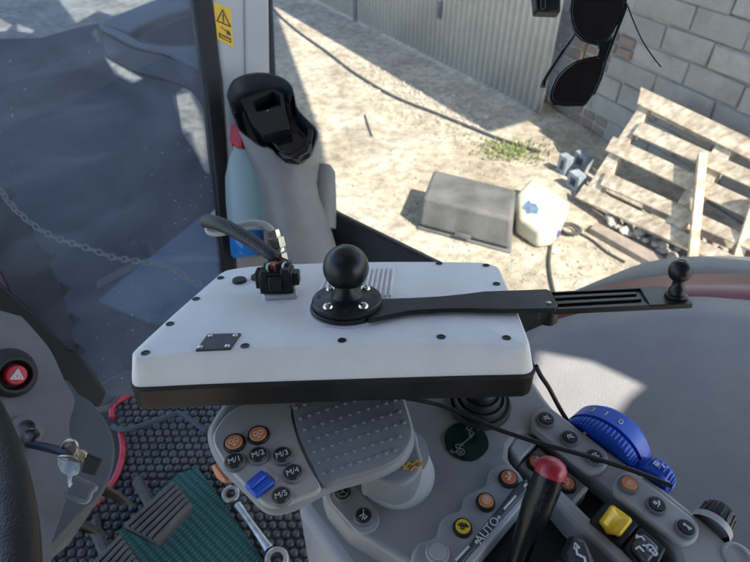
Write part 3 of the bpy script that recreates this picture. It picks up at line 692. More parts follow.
# side window: glass, black sill
SWA, SWB, SWC = P(276,60,1.07), P(330,215,1.06), P(600,318,.92)
SW = Fr(SWB, (SWC-SWB).cross(SWA-SWB)); SW.n = SW.n if SW.n.dot(C0-SWB) > 0 else -SW.n
bm = bmesh.new(); b_slab(bm, [SW.pix(x,y) for x,y in [(245,-60),(252,0),(282,170),(300,214),(440,272),(560,326),(700,300),(800,306),(800,-60)]], -SW.n*.005)
finish('side_window', bm, M['sideglass'], smooth=False, label='clear side window glass right of the pale pillar', cat='window')
sil = thing('window_sill', 'black window sill below the side glass behind the monitor', 'sill', SW.pix(400,280))
prism('sill_bar', SW, [(300,190),(318,203),(336,213),(440,264),(560,322),(560,350),(440,330),(300,290)], -.02, .02, M['seal'], sil, bevel=.006)
prism('sill_lip', SW, [(690,299),(800,304),(800,314),(690,304)], -.02, .004, M['seal'], sil, bevel=.002)

# grey side panel (inner wheel housing)
def panel():
    rows = []
    ks = [0,.06,.14,.3,.5,.75,1.0]
    for k in ks:
        row = []
        for x in (500,530,560,600,640,690,740,800,860):
            ytop = {500:350,530:334,560:322,600:312,640:305,690:300,740:303,800:308,860:316}[x]
            y = ytop+(640-ytop)*k
            d = .86-(x-540)*.00030-.26*k**.9
            if k == 0: d += .02
            row.append((x, y, d))
        rows.append(row)
    return loft('side_panel', rows, M['panel'], None, .012, label='smooth grey plastic side panel below the side window with a sunlit patch', cat='panel')
sp = panel()
# cab floor and rubber mat
FLZ = 1.45; FL = Fr((0,0,FLZ), (0,0,1))
bm = bmesh.new(); b_slab(bm, [FL.pix(x,y,-.004) for x,y in [(-60,480),(60,425),(96,402),(128,384),(420,384),(480,420),(480,700),(-160,700)]], V((0,0,-.05)))
finish('cab_floor', bm, M['rubber'], kind='structure')
bm = bmesh.new(); mpoly = [(96,402),(128,384),(300,384),(420,400),(420,600),(20,600),(48,556),(101,500),(122,455),(121,430),(112,412)]
b_slab(bm, [FL.pix(x,y,.006) for x,y in mpoly], V((0,0,-.008)))
def inpoly(x, y, poly):
    c = False; j = len(poly)-1
    for i in range(len(poly)):
        if (poly[i][1] > y) != (poly[j][1] > y) and x < (poly[j][0]-poly[i][0])*(y-poly[i][1])/(poly[j][1]-poly[i][1])+poly[i][0]: c = not c
        j = i
    return c
def project(p):
    d = V(p)-C0; z = d.dot(FWD); return 375+F*d.dot(RGT)/z, 281-F*d.dot(UP)/z
sx_, sy_ = .0225, .0188; e = 0
for j in range(-12, 70):
    for i in range(-52, 46):
        p = V(((i+.5*(j % 2))*sx_*.9, .1+j*sy_, FLZ+.006)); q = project(p)
        if not (20 < q[0] < 372 and 375 < q[1] < 570) or not inpoly(q[0], q[1], mpoly): continue
        rr = .0097*random.uniform(.88,1.06)
        b_lathe(bm, p, (0,0,1), [(rr,0),(rr*.86,.006),(rr*.5,.0085),(0,.009)], 8, x=V((1,.2,0)))
finish('floor_mat', bm, M['mat'], ang=50, label='black rubber floor mat covered in round raised dimples', cat='floor mat')

# cab roof out of view, its added opening shaped to one patch of sun
RZ = 2.96; RF = V((-LSH.x, -LSH.y, 0))
def roofpt(p): t = RZ-p.z; return V((p.x+RF.x*t, p.y+RF.y*t, RZ))
def panel_pt(px, py):
    dg = bpy.context.evaluated_depsgraph_get(); r = ray(px, py).normalized()
    inv = sp.matrix_world.inverted(); ok, loc, nn, idx = sp.ray_cast(inv @ C0, r)
    return sp.matrix_world @ loc if ok else P(px, py, .75)
bpy.context.view_layer.update()
sun_opening = [roofpt(panel_pt(x,y)) for x,y in [(540,352),(560,356),(592,362),(652,390),(636,403),(624,420),(618,436),(585,440),(545,420),(530,390)]]
bm = bmesh.new(); fill(bm, [[V((-1.1,-1.3,RZ)), V((1.5,-1.3,RZ)), V((1.5,.55,RZ)), V((.2,.62,RZ)), V((-.05,.30,RZ)), V((-.25,.10,RZ)), V((-1.1,0,RZ))], sun_opening])
o = finish('cab_roof', bm, M['roof'], smooth=False, label='cab roof lining over the operator with an opening added for the sun patch', cat='roof')
s = o.modifiers.new('solid', 'SOLIDIFY'); s.thickness = .012; s.offset = 1

bm = bmesh.new(); b_box(bm, V((.15,-1.27,2.215)), V((1,0,0)), V((0,1,0)), V((0,0,1)), 2.7, .05, 1.50)  # unseen panel added to keep rear sky light off glass and monitor
finish('rear_blocker', bm, M['roof'], bevel=.01, label='dark panel added out of view behind the operator to block light', cat='added panel')
seat = thing('blocker_seat', 'dark operator seat added out of view to block light from behind', 'seat', V((-.05,-.45,FLZ)))
bm = bmesh.new(); b_box(bm, V((-.05,-.44,2.30)), V((1,0,0)), V((0,1,-.12)).normalized(), V((0,.12,1)).normalized(), .52, .12, .74); finish('blocker_backrest', bm, M['dash'], seat, bevel=.05, seg=4)  # unseen seat added so its back darkens the monitor front
bm = bmesh.new(); b_box(bm, V((-.05,-.20,1.90)), V((1,0,0)), V((0,1,0)), V((0,0,1)), .52, .46, .12); finish('blocker_seat_cushion', bm, M['dash'], seat, bevel=.04, seg=4)
bm = bmesh.new(); b_box(bm, V((-.05,-.22,1.64)), V((1,0,0)), V((0,1,0)), V((0,0,1)), .36, .36, .38); finish('blocker_seat_suspension', bm, M['rubber'], seat, bevel=.02)
# ------------------------------------------------------------------ steering column, dash
DS = fr3((0,300,.86), (75,400,.82), (40,562,.66))
dash = thing('steering_column', 'grey steering column console with a red hazard button and ignition key', 'steering column', DS.pix(40,520))
prism('cover', DS, [(-60,250),(-10,291),(0,299),(20,315),(34,330),(51,351),(64,379),(75,400),(68,424),(72,455),(66,500),(52,540),(40,590),(-60,590)][:0]+[(-60,250)]+smp([(-60,262),(-10,291),(0,299),(20,315),(34,330),(51,351),(64,379),(75,400),(69,424),(72,455),(66,500),(52,540),(40,590),(-60,620)], 3), -.12, 0, M['dash'], dash, bevel=.015, seg=4)
prism('lower_cover', DS, smp([(62,380),(79,393),(93,402),(108,423),(115,445),(113,470),(100,498),(80,516),(40,560),(20,560),(40,450)], 3), -.16, -.02, M['dashblue'], dash, bevel=.02, seg=4)
hb = DS.pix(9, 375)
px2m = lambda px, fr, x, y: px/F*(fr.pix(x,y)-C0).dot(FWD)
r1 = px2m(24, DS, 9, 375); hx = (RGT*.42-ray(9,375).normalized()).normalized()
lathe('hazard_housing', hb, hx, [(0,.012),(r1*.5,.012),(r1*.62,.030),(r1*.72,.030),(r1*.85,.026),(r1*1.0,.010),(r1*1.12,-.004)], M['rubber'], dash)
bc = hb+hx*.034; br = px2m(9.8, DS, 18, 376)
bt = lathe('hazard_button', bc-hx*.012, hx, [(br,-.015),(br,.008),(br*.88,.0115),(0,.0125)], M['red'], dash)
strokes('hazard_symbol', bc+hx*.0006, RGT, hx, br*.62, [[(0,.85),(.85,-.6),(-.85,-.6),(0,.85)], [(0,.35),(.38,-.35),(-.38,-.35),(0,.35)]], br*.12, M['ink'], bt)
# ignition barrel and key
kb = DS.pix(28,443); r2 = px2m(15, DS, 28, 443); kx = (P(62,453,.68)-P(28,443,.70)).normalized()
lathe('ignition_boss', DS.pix(24,432), DS.n, [(r2*1.25,-.01),(r2*1.2,.004),(r2*.9,.014),(r2*.5,.015),(r2*.45,.006),(0,.006)], M['dash'], dash)
lathe('ignition_ring', kb, DS.n, [(r2*.42,.0),(r2*.5,.02),(r2*.42,.024),(r2*.33,.02),(r2*.3,.004),(0,.004)], M['chrome'], dash)
dk = (kb-C0).dot(FWD)-.01
keys = thing('key_ring', 'bunch of keys with a dark tag hanging from the ignition', 'keys', P(62,453,dk-.03))
tube('ignition_key', [P(29,443.5,dk), P(45,447,dk-.015), P(62,451,dk-.03), P(70,452,dk-.035)], [.0055]*18+[.008], mk('navy_key_plastic', (.012,.02,.05), .35), keys, 10, sm=6)
kd = dk-.035
def ringpx(bm, cx, cy, rx, ry, d, r, tilt=0, n=28):
    b_tube(bm, [P(cx+rx*math.cos(a)*math.cos(tilt)-ry*math.sin(a)*math.sin(tilt), cy+rx*math.cos(a)*math.sin(tilt)+ry*math.sin(a)*math.cos(tilt), d+.006*math.sin(a)) for a in [2*math.pi*i/n for i in range(n)]], r, 7, True)
bm = bmesh.new(); ringpx(bm, 68.5, 449, 7.5, 10.5, kd, .0011, .5); ringpx(bm, 69.5, 450, 7.5, 10.5, kd+.002, .0011, .55); finish('split_ring', bm, M['chrome'], keys, ang=80)
bm = bmesh.new(); ringpx(bm, 68, 459, 11, 3.2, kd-.004, .0012, .12); finish('small_ring', bm, M['chrome'], keys, ang=80)
KF = Fr(P(69,465,kd-.006), (FWD*-1+UP*.1)); 
prism('flat_key', KF, [(58,457),(64,460),(80,463),(80,468),(78,474),(72,476),(71,481),(72,484),(70,488),(68,487),(67,476),(61,472),(57,465)], -.001, .001, M['chrome'], keys, bevel=.0005)
prism('brass_clip', KF, [(77,450),(81,449),(87,455),(83,462),(76,459)], -.003, .004, M['brass'], keys, bevel=.002)
tag = prism('leather_tag', KF, [(85.5,453.5),(101.5,460),(94,476),(80.5,472.5)], -.003, .003, mk('dark_brown_leather', (.022,.015,.013), .5, .2, 60, .3), keys, bevel=.0015)
# stalk lever bracket and pedal stalks
BR = fr3((73,477,.715),(96,487,.715),(80,501,.70))
tube('latch_bracket', [BR.pix(70,476), BR.pix(80,480), BR.pix(95,487), BR.pix(91,492), BR.pix(88,500), BR.pix(81,501), BR.pix(63,494)], .0032, mk('dull_grey_metal', (.26,.26,.25), .5, .2, 60, .1, metal=.6), None, 8, label='bent metal latch bracket below the hanging keys', cat='bracket')
slab('column_lever', [(84,480,.84),(96,483,.84),(120,495,.86),(137,508,.88),(118,503,.86),(92,492,.84)], .012, M['black'], None, .003, label='upper tapered dark lever blade over the red trim strip', cat='lever', group='dark lever blades below the ignition')
slab('column_lever', [(42,506,.80),(60,513,.80),(84,524,.82),(106,537,.84),(84,534,.82),(44,518,.80)], .014, M['black'], None, .003, label='lower tapered dark lever blade nearest the steering wheel', cat='lever', group='dark lever blades below the ignition')
# steering wheel
SWH = Fr(P(5,480,.52), (UP*.75-FWD*.6-RGT*.15))
wp = [SWH.pix(-120+136*math.cos(a), 562+232*math.sin(a)) for a in [2*math.pi*i/90 for i in range(90)]]
swt = thing('steering_wheel', 'thick black steering wheel rim at the lower left corner', 'steering wheel', SWH.pix(-120,600))
bm = bmesh.new(); b_tube(bm, wp, .0185, 18, True); finish('rim', bm, mk('wheel_rim_leather', (.010,.010,.012), .5, .2, 60, .8, 420, spec=.35), swt, ang=80)
bm = bmesh.new(); hc = SWH.pix(-120,640)
for a in (-.9, 2.2, 3.9): b_tube(bm, [hc, SWH.pix(-120+136*math.cos(a), 562+232*math.sin(a))], .014, 10)
b_lathe(bm, hc, SWH.n, [(0,.02),(.05,.018),(.06,-.02),(0,-.02)]); finish('spokes', bm, M['rubber'], swt)
# black dash edge below windscreen, grey corner, red trim
slab('dash_edge', [(-30,255,.83),(0,282,.85),(30,309,.875),(50,329,.89),(68,349,.90),(74,350,.90),(90,368,.92),(107,392,.94),(100,408,.94),(84,405,.92),(60,385,.90),(34,340,.87),(-30,300,.83)], .03, M['seal'], None, .004, label='black dash edge strip running down under the windscreen', cat='dash edge')
slab('sill_corner', [(98,385,1.12),(108,379,1.13),(126,370,1.14),(150,372,1.14),(150,384,1.14),(126,389,1.13),(112,402,1.12),(104,412,1.10),(92,404,1.08)], .05, M['dashblue'], None, .008, label='slate plastic floor corner between dash edge and monitor', cat='trim')
tr = thing('red_trim', 'red edging strip around the floor mat at the lower left', 'trim strip', FL.pix(115,470))
for pts in ([(130,395),(122,399),(114,405),(111.5,411),(112,418)], [(120.5,432),(122.5,445),(122,457),(117.5,473),(108,490)], [(102,498),(80,517),(48,552),(30,572)]):
    tube('strip', [FL.pix(x,y,.02) for x,y in pts], .0065, M['redtrim'], tr, 8)
tube('floor_lead', [FL.pix(x,y,.03) for x,y in [(112,426),(124,430),(150,423),(172,415),(182,414),(192,421),(206,431)]], .0065, mk('slate_cable', (.040,.048,.060), .5, .1, 60), None, 8, label='slate cable running across the dimpled floor mat', cat='cable')
# green cloth, pedals
bm = bmesh.new(); gp = [(118,531),(176,474),(197,467),(212,486),(232,515),(266,564),(290,600),(150,600)]
gx = [FL.pix(x,y,.022) for x,y in gp]; b_slab(bm, gx, V((0,0,-.006)))
finish('green_mat', bm, M['green'], bevel=.002, label='dark green ribbed cloth mat lying on the rubber floor mat', cat='mat')
def pedal(poly, h, label):
    t = thing('brake_pedal', label, 'pedal', FL.pix(poly[0][0], poly[0][1]), 'ribbed pedals')
    prism('pad', FL, poly, h-.02, h, M['pedal'], t, bevel=.004)
    a, b, c, d = [FL.pix(x,y,h) for x,y in poly]     # a left-low, b top, c right, d bottom: ribs run a->b
    bm = bmesh.new()
    for i in range(6):
        k = .08+i*.168; p, q = a.lerp(d, k), b.lerp(c, k); X = (q-p).normalized(); Y = V((0,0,1)).cross(X)
        b_box(bm, (p+q)/2+V((0,0,.003)), X, Y, V((0,0,1)), (q-p).length*.94, .009, .006)
    finish('ribs', bm, M['rib'], t, bevel=.002)
    bm = bmesh.new(); m_ = (a+b)/2; b_tube(bm, [m_-V((0,0,.015)), m_+V((-.05,.06,-.03)), m_+V((-.08,.1,-h+.0))], .012, 8); finish('stem', bm, M['pedal'], t)
pedal([(123,526),(175,480),(193,505),(157,544)], .09, 'worn ribbed pedal lying over the corner of the green mat')
pedal([(85,570),(122,533),(140,562),(112,600)], .085, 'worn ribbed pedal at the bottom edge beside the green mat')
# spanner
wr = thing('spanner', 'shiny steel ring spanner lying on the floor mat', 'spanner', FL.pix(250,525))
bm = bmesh.new(); za = .035
a = FL.pix(231,495,za); b = FL.pix(277,560,za); X = (b-a).normalized(); 
b_tube(bm, [a+X*.026, a+X*.06, a.lerp(b,.5), b-X*.05, b-X*.028], [.0062,.0052,.0052,.0062,.008], 10, sx=1.35, ref=(0,0,1))
for c, r in ((a,.0185),(b,.023)):
    b_lathe(bm, c, (.05,-.1,1), [(r*.55,.008),(r*.95,.008),(r*1.05,.004),(r*1.05,-.004),(r*.95,-.008),(r*.55,-.008),(r*.55,.008)], 28)
finish('body', bm, M['steel'], wr, bevel=.001)

# ================================================================== CONSOLE
CN = Fr((0,0,2.15), (0,0,1))
con = thing('armrest_console', 'grey right armrest console carrying rows of round buttons', 'console', CN.pix(520,520,-.2))
top = [(350,470),(330,440),(380,400),(420,372),(500,370),(534,380),(545,397),(556,411),(571,423),(600,443),(634,468),(666,489),(707,522),(750,563),(790,610),
       (700,640),(690,590),(682,566),(674,547),(655,527),(608,484),(570,455),(545,434),(530,430),(516,436),(509,446),(508,458),(518,470),(522,497),(467,562),(440,600),(425,600),
       (404,562),(380,547),(348,528),(326,502),(320,485)]
prism('top_cover', CN, top, -.035, 0, M['console'], con, bevel=.005, seg=3)
prism('side_skirt', CN, [(322,470),(420,380),(534,383),(560,420),(634,471),(750,568),(780,620),(390,660),(340,566),(300,511),(296,500)], -.20, -.028, M['skirt'], con, bevel=.012, seg=3)
prism('channel_floor', CN, [(505,440),(530,425),(700,560),(700,640),(430,640),(470,555)], -.032, -.026, M['black'], con)
# ridge between the two slots
prism('slot_ridge', CN, [(536,480),(546,474),(600,527),(650,574),(690,620),(672,626),(630,575),(570,520)], -.034, .0, M['plate'], con, bevel=.003)
prism('button_tray', CN, [(518,466),(538,446),(588,487),(567,509)], -.026, -.010, M['console'], con, bevel=.002)
prism('pale_recess', CN, [(509,448),(514,439),(527,433),(538,441),(519,461)], -.03, -.004, M['collar'], con, bevel=.002)
prism('tray_edge', CN, [(566,506),(585,485),(589,488),(570,510)], -.026, -.004, M['plate'], con, bevel=.001)
pod = [(410,572),(412,553),(420,541),(435,536),(440,521),(447,513),(460,509),(464,496),(475,489),(486,484),(489,471),(498,464),(511,465),(519,471),(525,480),(466,553),(452,572)]
pd = prism('button_pod', CN, smooth_path([V(p) for p in pod[:14]], 3)+[V(p) for p in pod[14:]], -.004, .006, M['skirt'], con, bevel=.004, seg=4)
prism('strip', CN, [(447,572),(520,481),(528,478),(526,491),(468,556),(456,572)], .0, .008, mk('dark_slate_strip', (.055,.062,.072), .45, .05, 30, .2, 1500), con, bevel=.0015)
pE = prism('strip_edge', CN, [(468,556),(526,491),(530,495),(474,562),(462,580),(456,572)], -.02, .0062, M['collar'], con, bevel=.001)
SD = (CN.pix(523,479)-CN.pix(453,562)).normalized()
def inkbar(p, q, w_, h=.0085, mat='ink', par=None):
    a, b = CN.pix(*p, h), CN.pix(*q, h); X = (b-a).normalized(); Y = V((0,0,1)).cross(X)
    bm = bmesh.new(); b_box(bm, (a+b)/2, X, Y, V((0,0,1)), (b-a).length, w_, .0008); return finish('mark', bm, M[mat], par or con)
inkbar((455.5,560.5),(469,546), .0017); inkbar((504,509),(516,495.5), .0017); inkbar((524,486.5),(527,483.5), .0017)
tA = CN.pix(487.5,530,.0083)
text('auto_lettering', 'AUTO', tA, SD, (0,0,1), .0095, M['ink'], con, .0003)
for q, s in (((476.8,541.5),-1),((498.6,517.6),1)):
    strokes('arrow_mark', CN.pix(*q,.0082), SD*s, (0,0,1), .0018, [[(-.8,0),(.3,0)],[(.2,.45),(.7,0),(.2,-.45)]], .0012, M['ink'], con)

def cbutton(px, py, rpx, ringm, capm, icon, ink, fr=CN, h=0.0, par=None, xd=None, rise=.004, ring2=None, isz=.5, iw=.0007, name='button', lab=None):
    par = par or con; c = fr.pix(px, py, h+rise*.6); r = rpx/F*(c-C0).dot(FWD); c = fr.pix(px, py, h)
    o = lathe(name, c, fr.n, [(r*1.18,-.0005),(r*1.18,.0006),(r*1.12,.0009),(r*1.12,rise*.55),(r*1.05,rise*.9),(r*.92,rise*.95),(r*.88,rise*.75),(0,rise*.75)], ringm, par, 32)
    cp = lathe('cap', c, fr.n, [(r*.87,rise*.7),(r*.87,rise*1.0),(r*.8,rise*1.25),(0,rise*1.32)], capm, o, 32)
    if icon and icon in ICON: strokes('symbol', c+fr.n*(rise*1.32), xd or RGT, fr.n, r*isz*1.1, ICON[icon], iw, ink, o, .0003)
    elif icon: text('lettering', icon, c+fr.n*(rise*1.34), xd or RGT, fr.n, r*isz*1.9, ink, o, .0002)
    if lab: o['label'] = lab
    return o
DX = V((.85,.5,0))
for x, y, i in ((545.5,421,'pump'),(569,439.5,'pump'),(594,458.5,'ec')):
    cbutton(x, y, 8.2, M['ring'], M['button'], i, M['ink'], h=.004, xd=V((.9,.4,0)))
for x, y, i, c_, k_ in ((628,485.5,'eight',M['orange'],M['inkorange']),(655.5,506.5,'fan',M['button'],M['ink']),(684.5,529.5,'cone',M['button'],M['ink'])):
    cbutton(x, y, 8.8, M['ring'], c_, i, k_, h=.004, xd=V((.9,.4,0)), iw=.0007)
def stadium(a, b, r, n=12):
    d = V(b)-V(a); an = math.atan2(d.y, d.x); out = []
    for i in range(n+1): t = an-math.pi/2+math.pi*i/n; out.append((b[0]+r*math.cos(t), b[1]+r*math.sin(t)))
    for i in range(n+1): t = an+math.pi/2+math.pi*i/n; out.append((a[0]+r*math.cos(t), a[1]+r*math.sin(t)))
    return out
prism('button_rail', CN, stadium((545.5,421),(594.5,459), 14.5), -.003, .004, M['plate'], con, bevel=.0025, seg=3)
prism('button_rail', CN, stadium((628,485.5),(685,530), 15), -.003, .004, M['plate'], con, bevel=.0025, seg=3)
for x, y, c_, i, k_ in ((508,479.5,M['orangedark'],'plug',M['inkorange']),(485.5,503,M['orange'],'pto',M['inkorange']),(462.5,528.5,M['yellowb'],'tractor',M['inkdark'])):
    cbutton(x, y, 8.6, M['button'], c_, i, k_, h=.006, xd=V((.85,.5,0)), iw=.0009)
cbutton(437.5,553.5, 10.5, M['skirt'], M['plate'], None, None, h=.006)
cbutton(536,464, 8.5, M['button'], M['orangedark'], 'plug', M['inkorange'], h=-.010, xd=DX)
cbutton(566,485, 8.5, M['button'], M['orangedark'], 'plug', M['inkorange'], h=-.010, xd=DX)
prism('button_rail', CN, stadium((343,494.5),(365,519), 14.5), -.003, .0015, M['plate'], con, bevel=.001, seg=2)
cbutton(343,494.5, 8.2, M['ring'], M['button'], 'steer', M['inkgrey'], h=.0015, isz=.72, iw=.0007)
cbutton(363.5,517.5, 8.5, M['ring'], M['button'], 'steera', M['ink'], h=.0015, isz=.65, iw=.0007)
# dark round disc with drive symbols
c = CN.pix(466,441.5); r = 22/F*(c-C0).dot(FWD)
dsc = lathe('symbol_disc', c, (0,0,1), [(r*1.02,-.001),(r*1.02,.0008),(r,.0012),(0,.0012)], M['disc'], con, 48)
strokes('drive_symbol', c+V((0,0,.0012)), V((.75,.66,0)), (0,0,1), r, [[(-.36,0),(.36,0)],[(-.3,.06),(-.38,0),(-.3,-.06)],[(.3,.06),(.38,0),(.3,-.06)], circ(-.62,-.22,.17), circ(-.62,-.22,.07,6),[(-.78,-.1),(-.95,.02)],
    [(-.95,.1),(-.85,.1)], [(.5,.28),(.75,.28),(.75,.45),(.5,.45),(.5,.28)], circ(.48,.1,.10), [(.8,.02),(.95,.02)], circ(-.5,.05,.1)], .0010, M['inkgrey'], dsc)
# gear boot
c = CN.pix(479,404); r = 30/F*(c-C0).dot(FWD)
bo = lathe('rubber_boot', c, (0,0,1), [(r*1.05,-.002),(r*1.05,.003),(r*.98,.006),(r*.86,.005),(r*.84,.010),(r*.78,.012),(r*.68,.010),(r*.66,.015),(r*.6,.018),(r*.5,.016),(r*.48,.022),(r*.35,.026),(r*.3,.04),(0,.04)], M['rubber'], con, 40)
# rockers
yr = thing('yellow_rocker', 'yellow rocker switch in a black housing on the console', 'switch', CN.pix(615,520))
prism('housing', CN, [(589,521),(607,499),(640,524),(622,548)], -.028, .002, M['black'], yr, bevel=.002)
bm = bmesh.new()
lo_ = [CN.pix(x,y,.002) for x,y in [(597,523),(611,503),(634,520),(619,539)]]; hi_ = [CN.pix(x,y,.016) for x,y in [(599,522),(612,505),(633,518.5),(620,535)]]
a = [bm.verts.new(p) for p in hi_]; b = [bm.verts.new(p) for p in lo_]; m1 = bm.verts.new((hi_[0]+hi_[1])/2-V((0,0,.004))); m2 = bm.verts.new((hi_[2]+hi_[3])/2-V((0,0,.004)))
cm1 = bm.verts.new((hi_[1]+hi_[2])/2+V((0,0,-.005))); cm2 = bm.verts.new((hi_[0]+hi_[3])/2+V((0,0,-.005)))
bm.faces.new((a[0],cm2,cm1,a[1])); bm.faces.new((cm2,a[3],a[2],cm1)); bm.verts.remove(m1); bm.verts.remove(m2)
bm.faces.new((a[0],a[1],b[1],b[0])); bm.faces.new((a[1],cm1,a[2],b[2],b[1])); bm.faces.new((a[2],a[3],b[3],b[2])); bm.faces.new((a[3],cm2,a[0],b[0],b[3])); bm.faces.new(b[::-1])
finish('rocker', bm, M['yellow'], yr, bevel=.003, seg=3)
br_ = thing('black_rocker', 'black rocker switch with white hydraulic symbols beside the yellow switch', 'switch', CN.pix(647,548))
prism('housing', CN, [(623,547),(641,525),(667,548),(655,572),(640,566)], -.028, .003, M['black'], br_, bevel=.002)
fp = prism('face', CN, [(631.5,544),(643,530.5),(661,546.5),(648,563)], .0, .009, mk('dark_grey_rocker_face', (.06,.065,.072), .4, .08, 50), br_, bevel=.003)
strokes('symbol', CN.pix(645,546,.0092), V((.9,.35,0)), (0,0,1), .009, [[(-.1,.9),(.3,.75),(.3,.45)],[(0,1.0),(-.2,.85)],[(-.9,.1),(-.5,.15),(-.45,-.3)],[(-.1,.1),(.2,-.1)],circ(.3,-.3,.28),circ(.35,-.75,.2),[(0,-.3),(.5,-.6)]], .0013, M['ink'], fp)
# black paddle lever
bp = thing('paddle_lever', 'black paddle lever with a white arrow in the dark console slot', 'lever', CN.pix(575,560,-.02))
prism('paddle', CN, [(562,552),(571,531),(587,538),(596,560),(598,584),(570,584)], -.02, .022, M['black'], bp, bevel=.005, seg=3)
prism('face_plate', CN, [(567,551),(573.5,538),(585,542),(591,559),(592,575),(572,575)], .02, .0235, mk('charcoal_paddle_face', (.035,.037,.042), .4), bp, bevel=.001)
strokes('arrow_symbol', CN.pix(581,557,.0236), V((.35,-.93,0)), (0,0,1), .014, [[(-.6,.1),(-.2,-.1),(.1,.15),(.5,-.05),(.9,.1)],[(-.45,.2),(-.7,.15),(-.5,-.05)]], .0016, M['ink'], bp)
prism('lower_knob', CN, [(548,575),(552,560),(563,556),(572,566),(574,590),(550,590)], -.02, .018, M['black'], bp, bevel=.004)
# big lever with red cap
lv = thing('joystick_lever', 'black moulded lever with a red rounded cap above the console', 'lever', CN.pix(520,575,-.02))
sp_ = [P(506,600,.452), P(513,577,.447), P(520,553,.443), P(528,530,.438), P(537,507,.434), P(545,487,.430), P(551,470,.428)]
path = smooth_path(sp_, 5); kr = [9.5,9.5,10.2,12.4,15.2,15.2,14.2]
rad = [(kr[min(i//5,5)]*(1-(i % 5)/5)+kr[min(i//5+1,6)]*((i % 5)/5))*.438/F for i in range(len(path))]
bm = bmesh.new(); rg = b_tube(bm, path, rad, 24, sx=1.0); finish('handle', bm, mk('moulded_black_grip', (.007,.008,.011), .26, .15, 40, .15, 1500, spec=.3), lv, ang=60)
td = (path[-1]-path[-2]).normalized(); rc = rad[-1]
lathe('red_cap', path[-1]-td*.001, td, [(rc*1.0,-.002),(rc*1.0,.001),(rc*.95,.0045),(rc*.8,.0075),(rc*.5,.0097),(0,.0105)], M['redcap'], lv, 32)
# the moulding line along the handle
sidev = td.cross(C0-path[-1]).normalized(); tov = (C0-path[-1]).normalized()
tube('mould_line', [p-sidev*(rad[i]*.25)+tov*(rad[i]*.94) for i, p in enumerate(path)][6:-1], .0007, M['blackgloss'], lv, 6, sm=0)
text('handle_mark', 'Slower', P(541,497,.4165)+tov*.0002, (td), (tov-td*tov.dot(td)), .0085, mk('embossed_black', (.017,.017,.02), .4), lv, .0002)
# blue thumb wheel and knobs on the outer edge
EX = (CN.pix(666,489)-CN.pix(571,423)).normalized(); EO = V((EX.y,-EX.x,0)); EO = EO if EO.dot(RGT) > 0 else -EO
def drum(name, px, py, hc, prof, label, knurl, mat, ks, ridge=None, group=None):
    c = CN.pix(px, py, 0)+V((0,0,hc)); t = thing(name, label, 'knob', c, group)
    o = lathe('drum', c, EO, prof, mat, t, 64, x=V((0,0,1)), ang=30)
    if knurl:
        bm = bmesh.new(); r, h0, h1, nk, ww = knurl; X, Y, N_ = basis(EO, V((0,0,1)))
        for i in range(nk):
            a = 2*math.pi*i/nk; rd = X*math.cos(a)+Y*math.sin(a); tg = -X*math.sin(a)+Y*math.cos(a)
            b_box(bm, c+rd*r+EO*((h0+h1)/2), tg, EO, rd, ww, h1-h0, .003)
        finish('grip_ribs', bm, mat, t, bevel=.0008)
    return t, c
R1 = .040
dial, dc = drum('blue_dial', 601, 444, -.0225, [(0,.0),(R1*.95,.0),(R1*.97,.010),(R1*.88,.011),(R1*.88,.012),(R1*1.0,.013),(R1*.97,.030),(R1*.86,.036),(0,.036)], 'large blue numbered thumb wheel beside the black cable', (R1*.955, .0005,.0098, 60, .0022), M['blue'], 60)
X, Y, N_ = basis(EO, V((0,0,1)))
for tx, an in (('2', .62), ('1', .28), ('0', -.08)):
    rd = V((0,0,1))*math.cos(an)-EX*math.sin(an); tg = EX*math.cos(an)+V((0,0,1))*math.sin(an)
    text('numeral', tx, dc+rd*(R1*.992)+EO*.021, tg, rd, .0085, M['ink'], dial, .0006)
sb, sc_ = drum('small_blue_knob', 652, 478, -.006, [(0,.0),(.014,.0),(.0155,.004),(.0155,.014),(.013,.018),(0,.018)], 'small blue knob with a white symbol at the cable end', (.0155,.004,.014,24,.0018), M['blue'], 28)
strokes('symbol', sc_+V((0,0,.0158))+EO*.009, EX, V((0,0,1)), .006, [[(-.8,.2),(-.2,.2),(-.2,-.4),(-.8,-.4),(-.8,.2)],[(0,.5),(.5,.1),(.8,.5)],[(-.5,-.1),(-.4,-.1)]], .0015, M['ink'], sb)
bk, kc = drum('ribbed_control_knob', 713, 524, -.006, [(.0155,.0),(.0155,.003),(.0125,.004),(.0130,.009),(.0120,.020),(.0105,.022),(0,.022)], 'black ribbed knob at the right end of the console edge', (.0122,.006,.019,14,.0026), M['black'], 20)
bm = bmesh.new(); b_lathe(bm, kc, EO, [(.0160,-.004),(.0160,.0028),(.0148,.0038),(0,.0038)], 40, x=V((0,0,1))); finish('collar', bm, M['plate'], bk)
lathe('edge_boss', CN.pix(737,556,0), (0,0,1), [(.011,-.002),(.011,.0015),(.009,.002),(.008,.0),(0,-.001)], M['plate'], con)
bm = bmesh.new()
for q in ((583,435.5),(641,476.5)):
    c = CN.pix(*q, .001); b_box(bm, c, EO, EX, V((0,0,1)), .008, .003, .004)
finish('index_mark', bm, M['collar'], con, bevel=.0008)
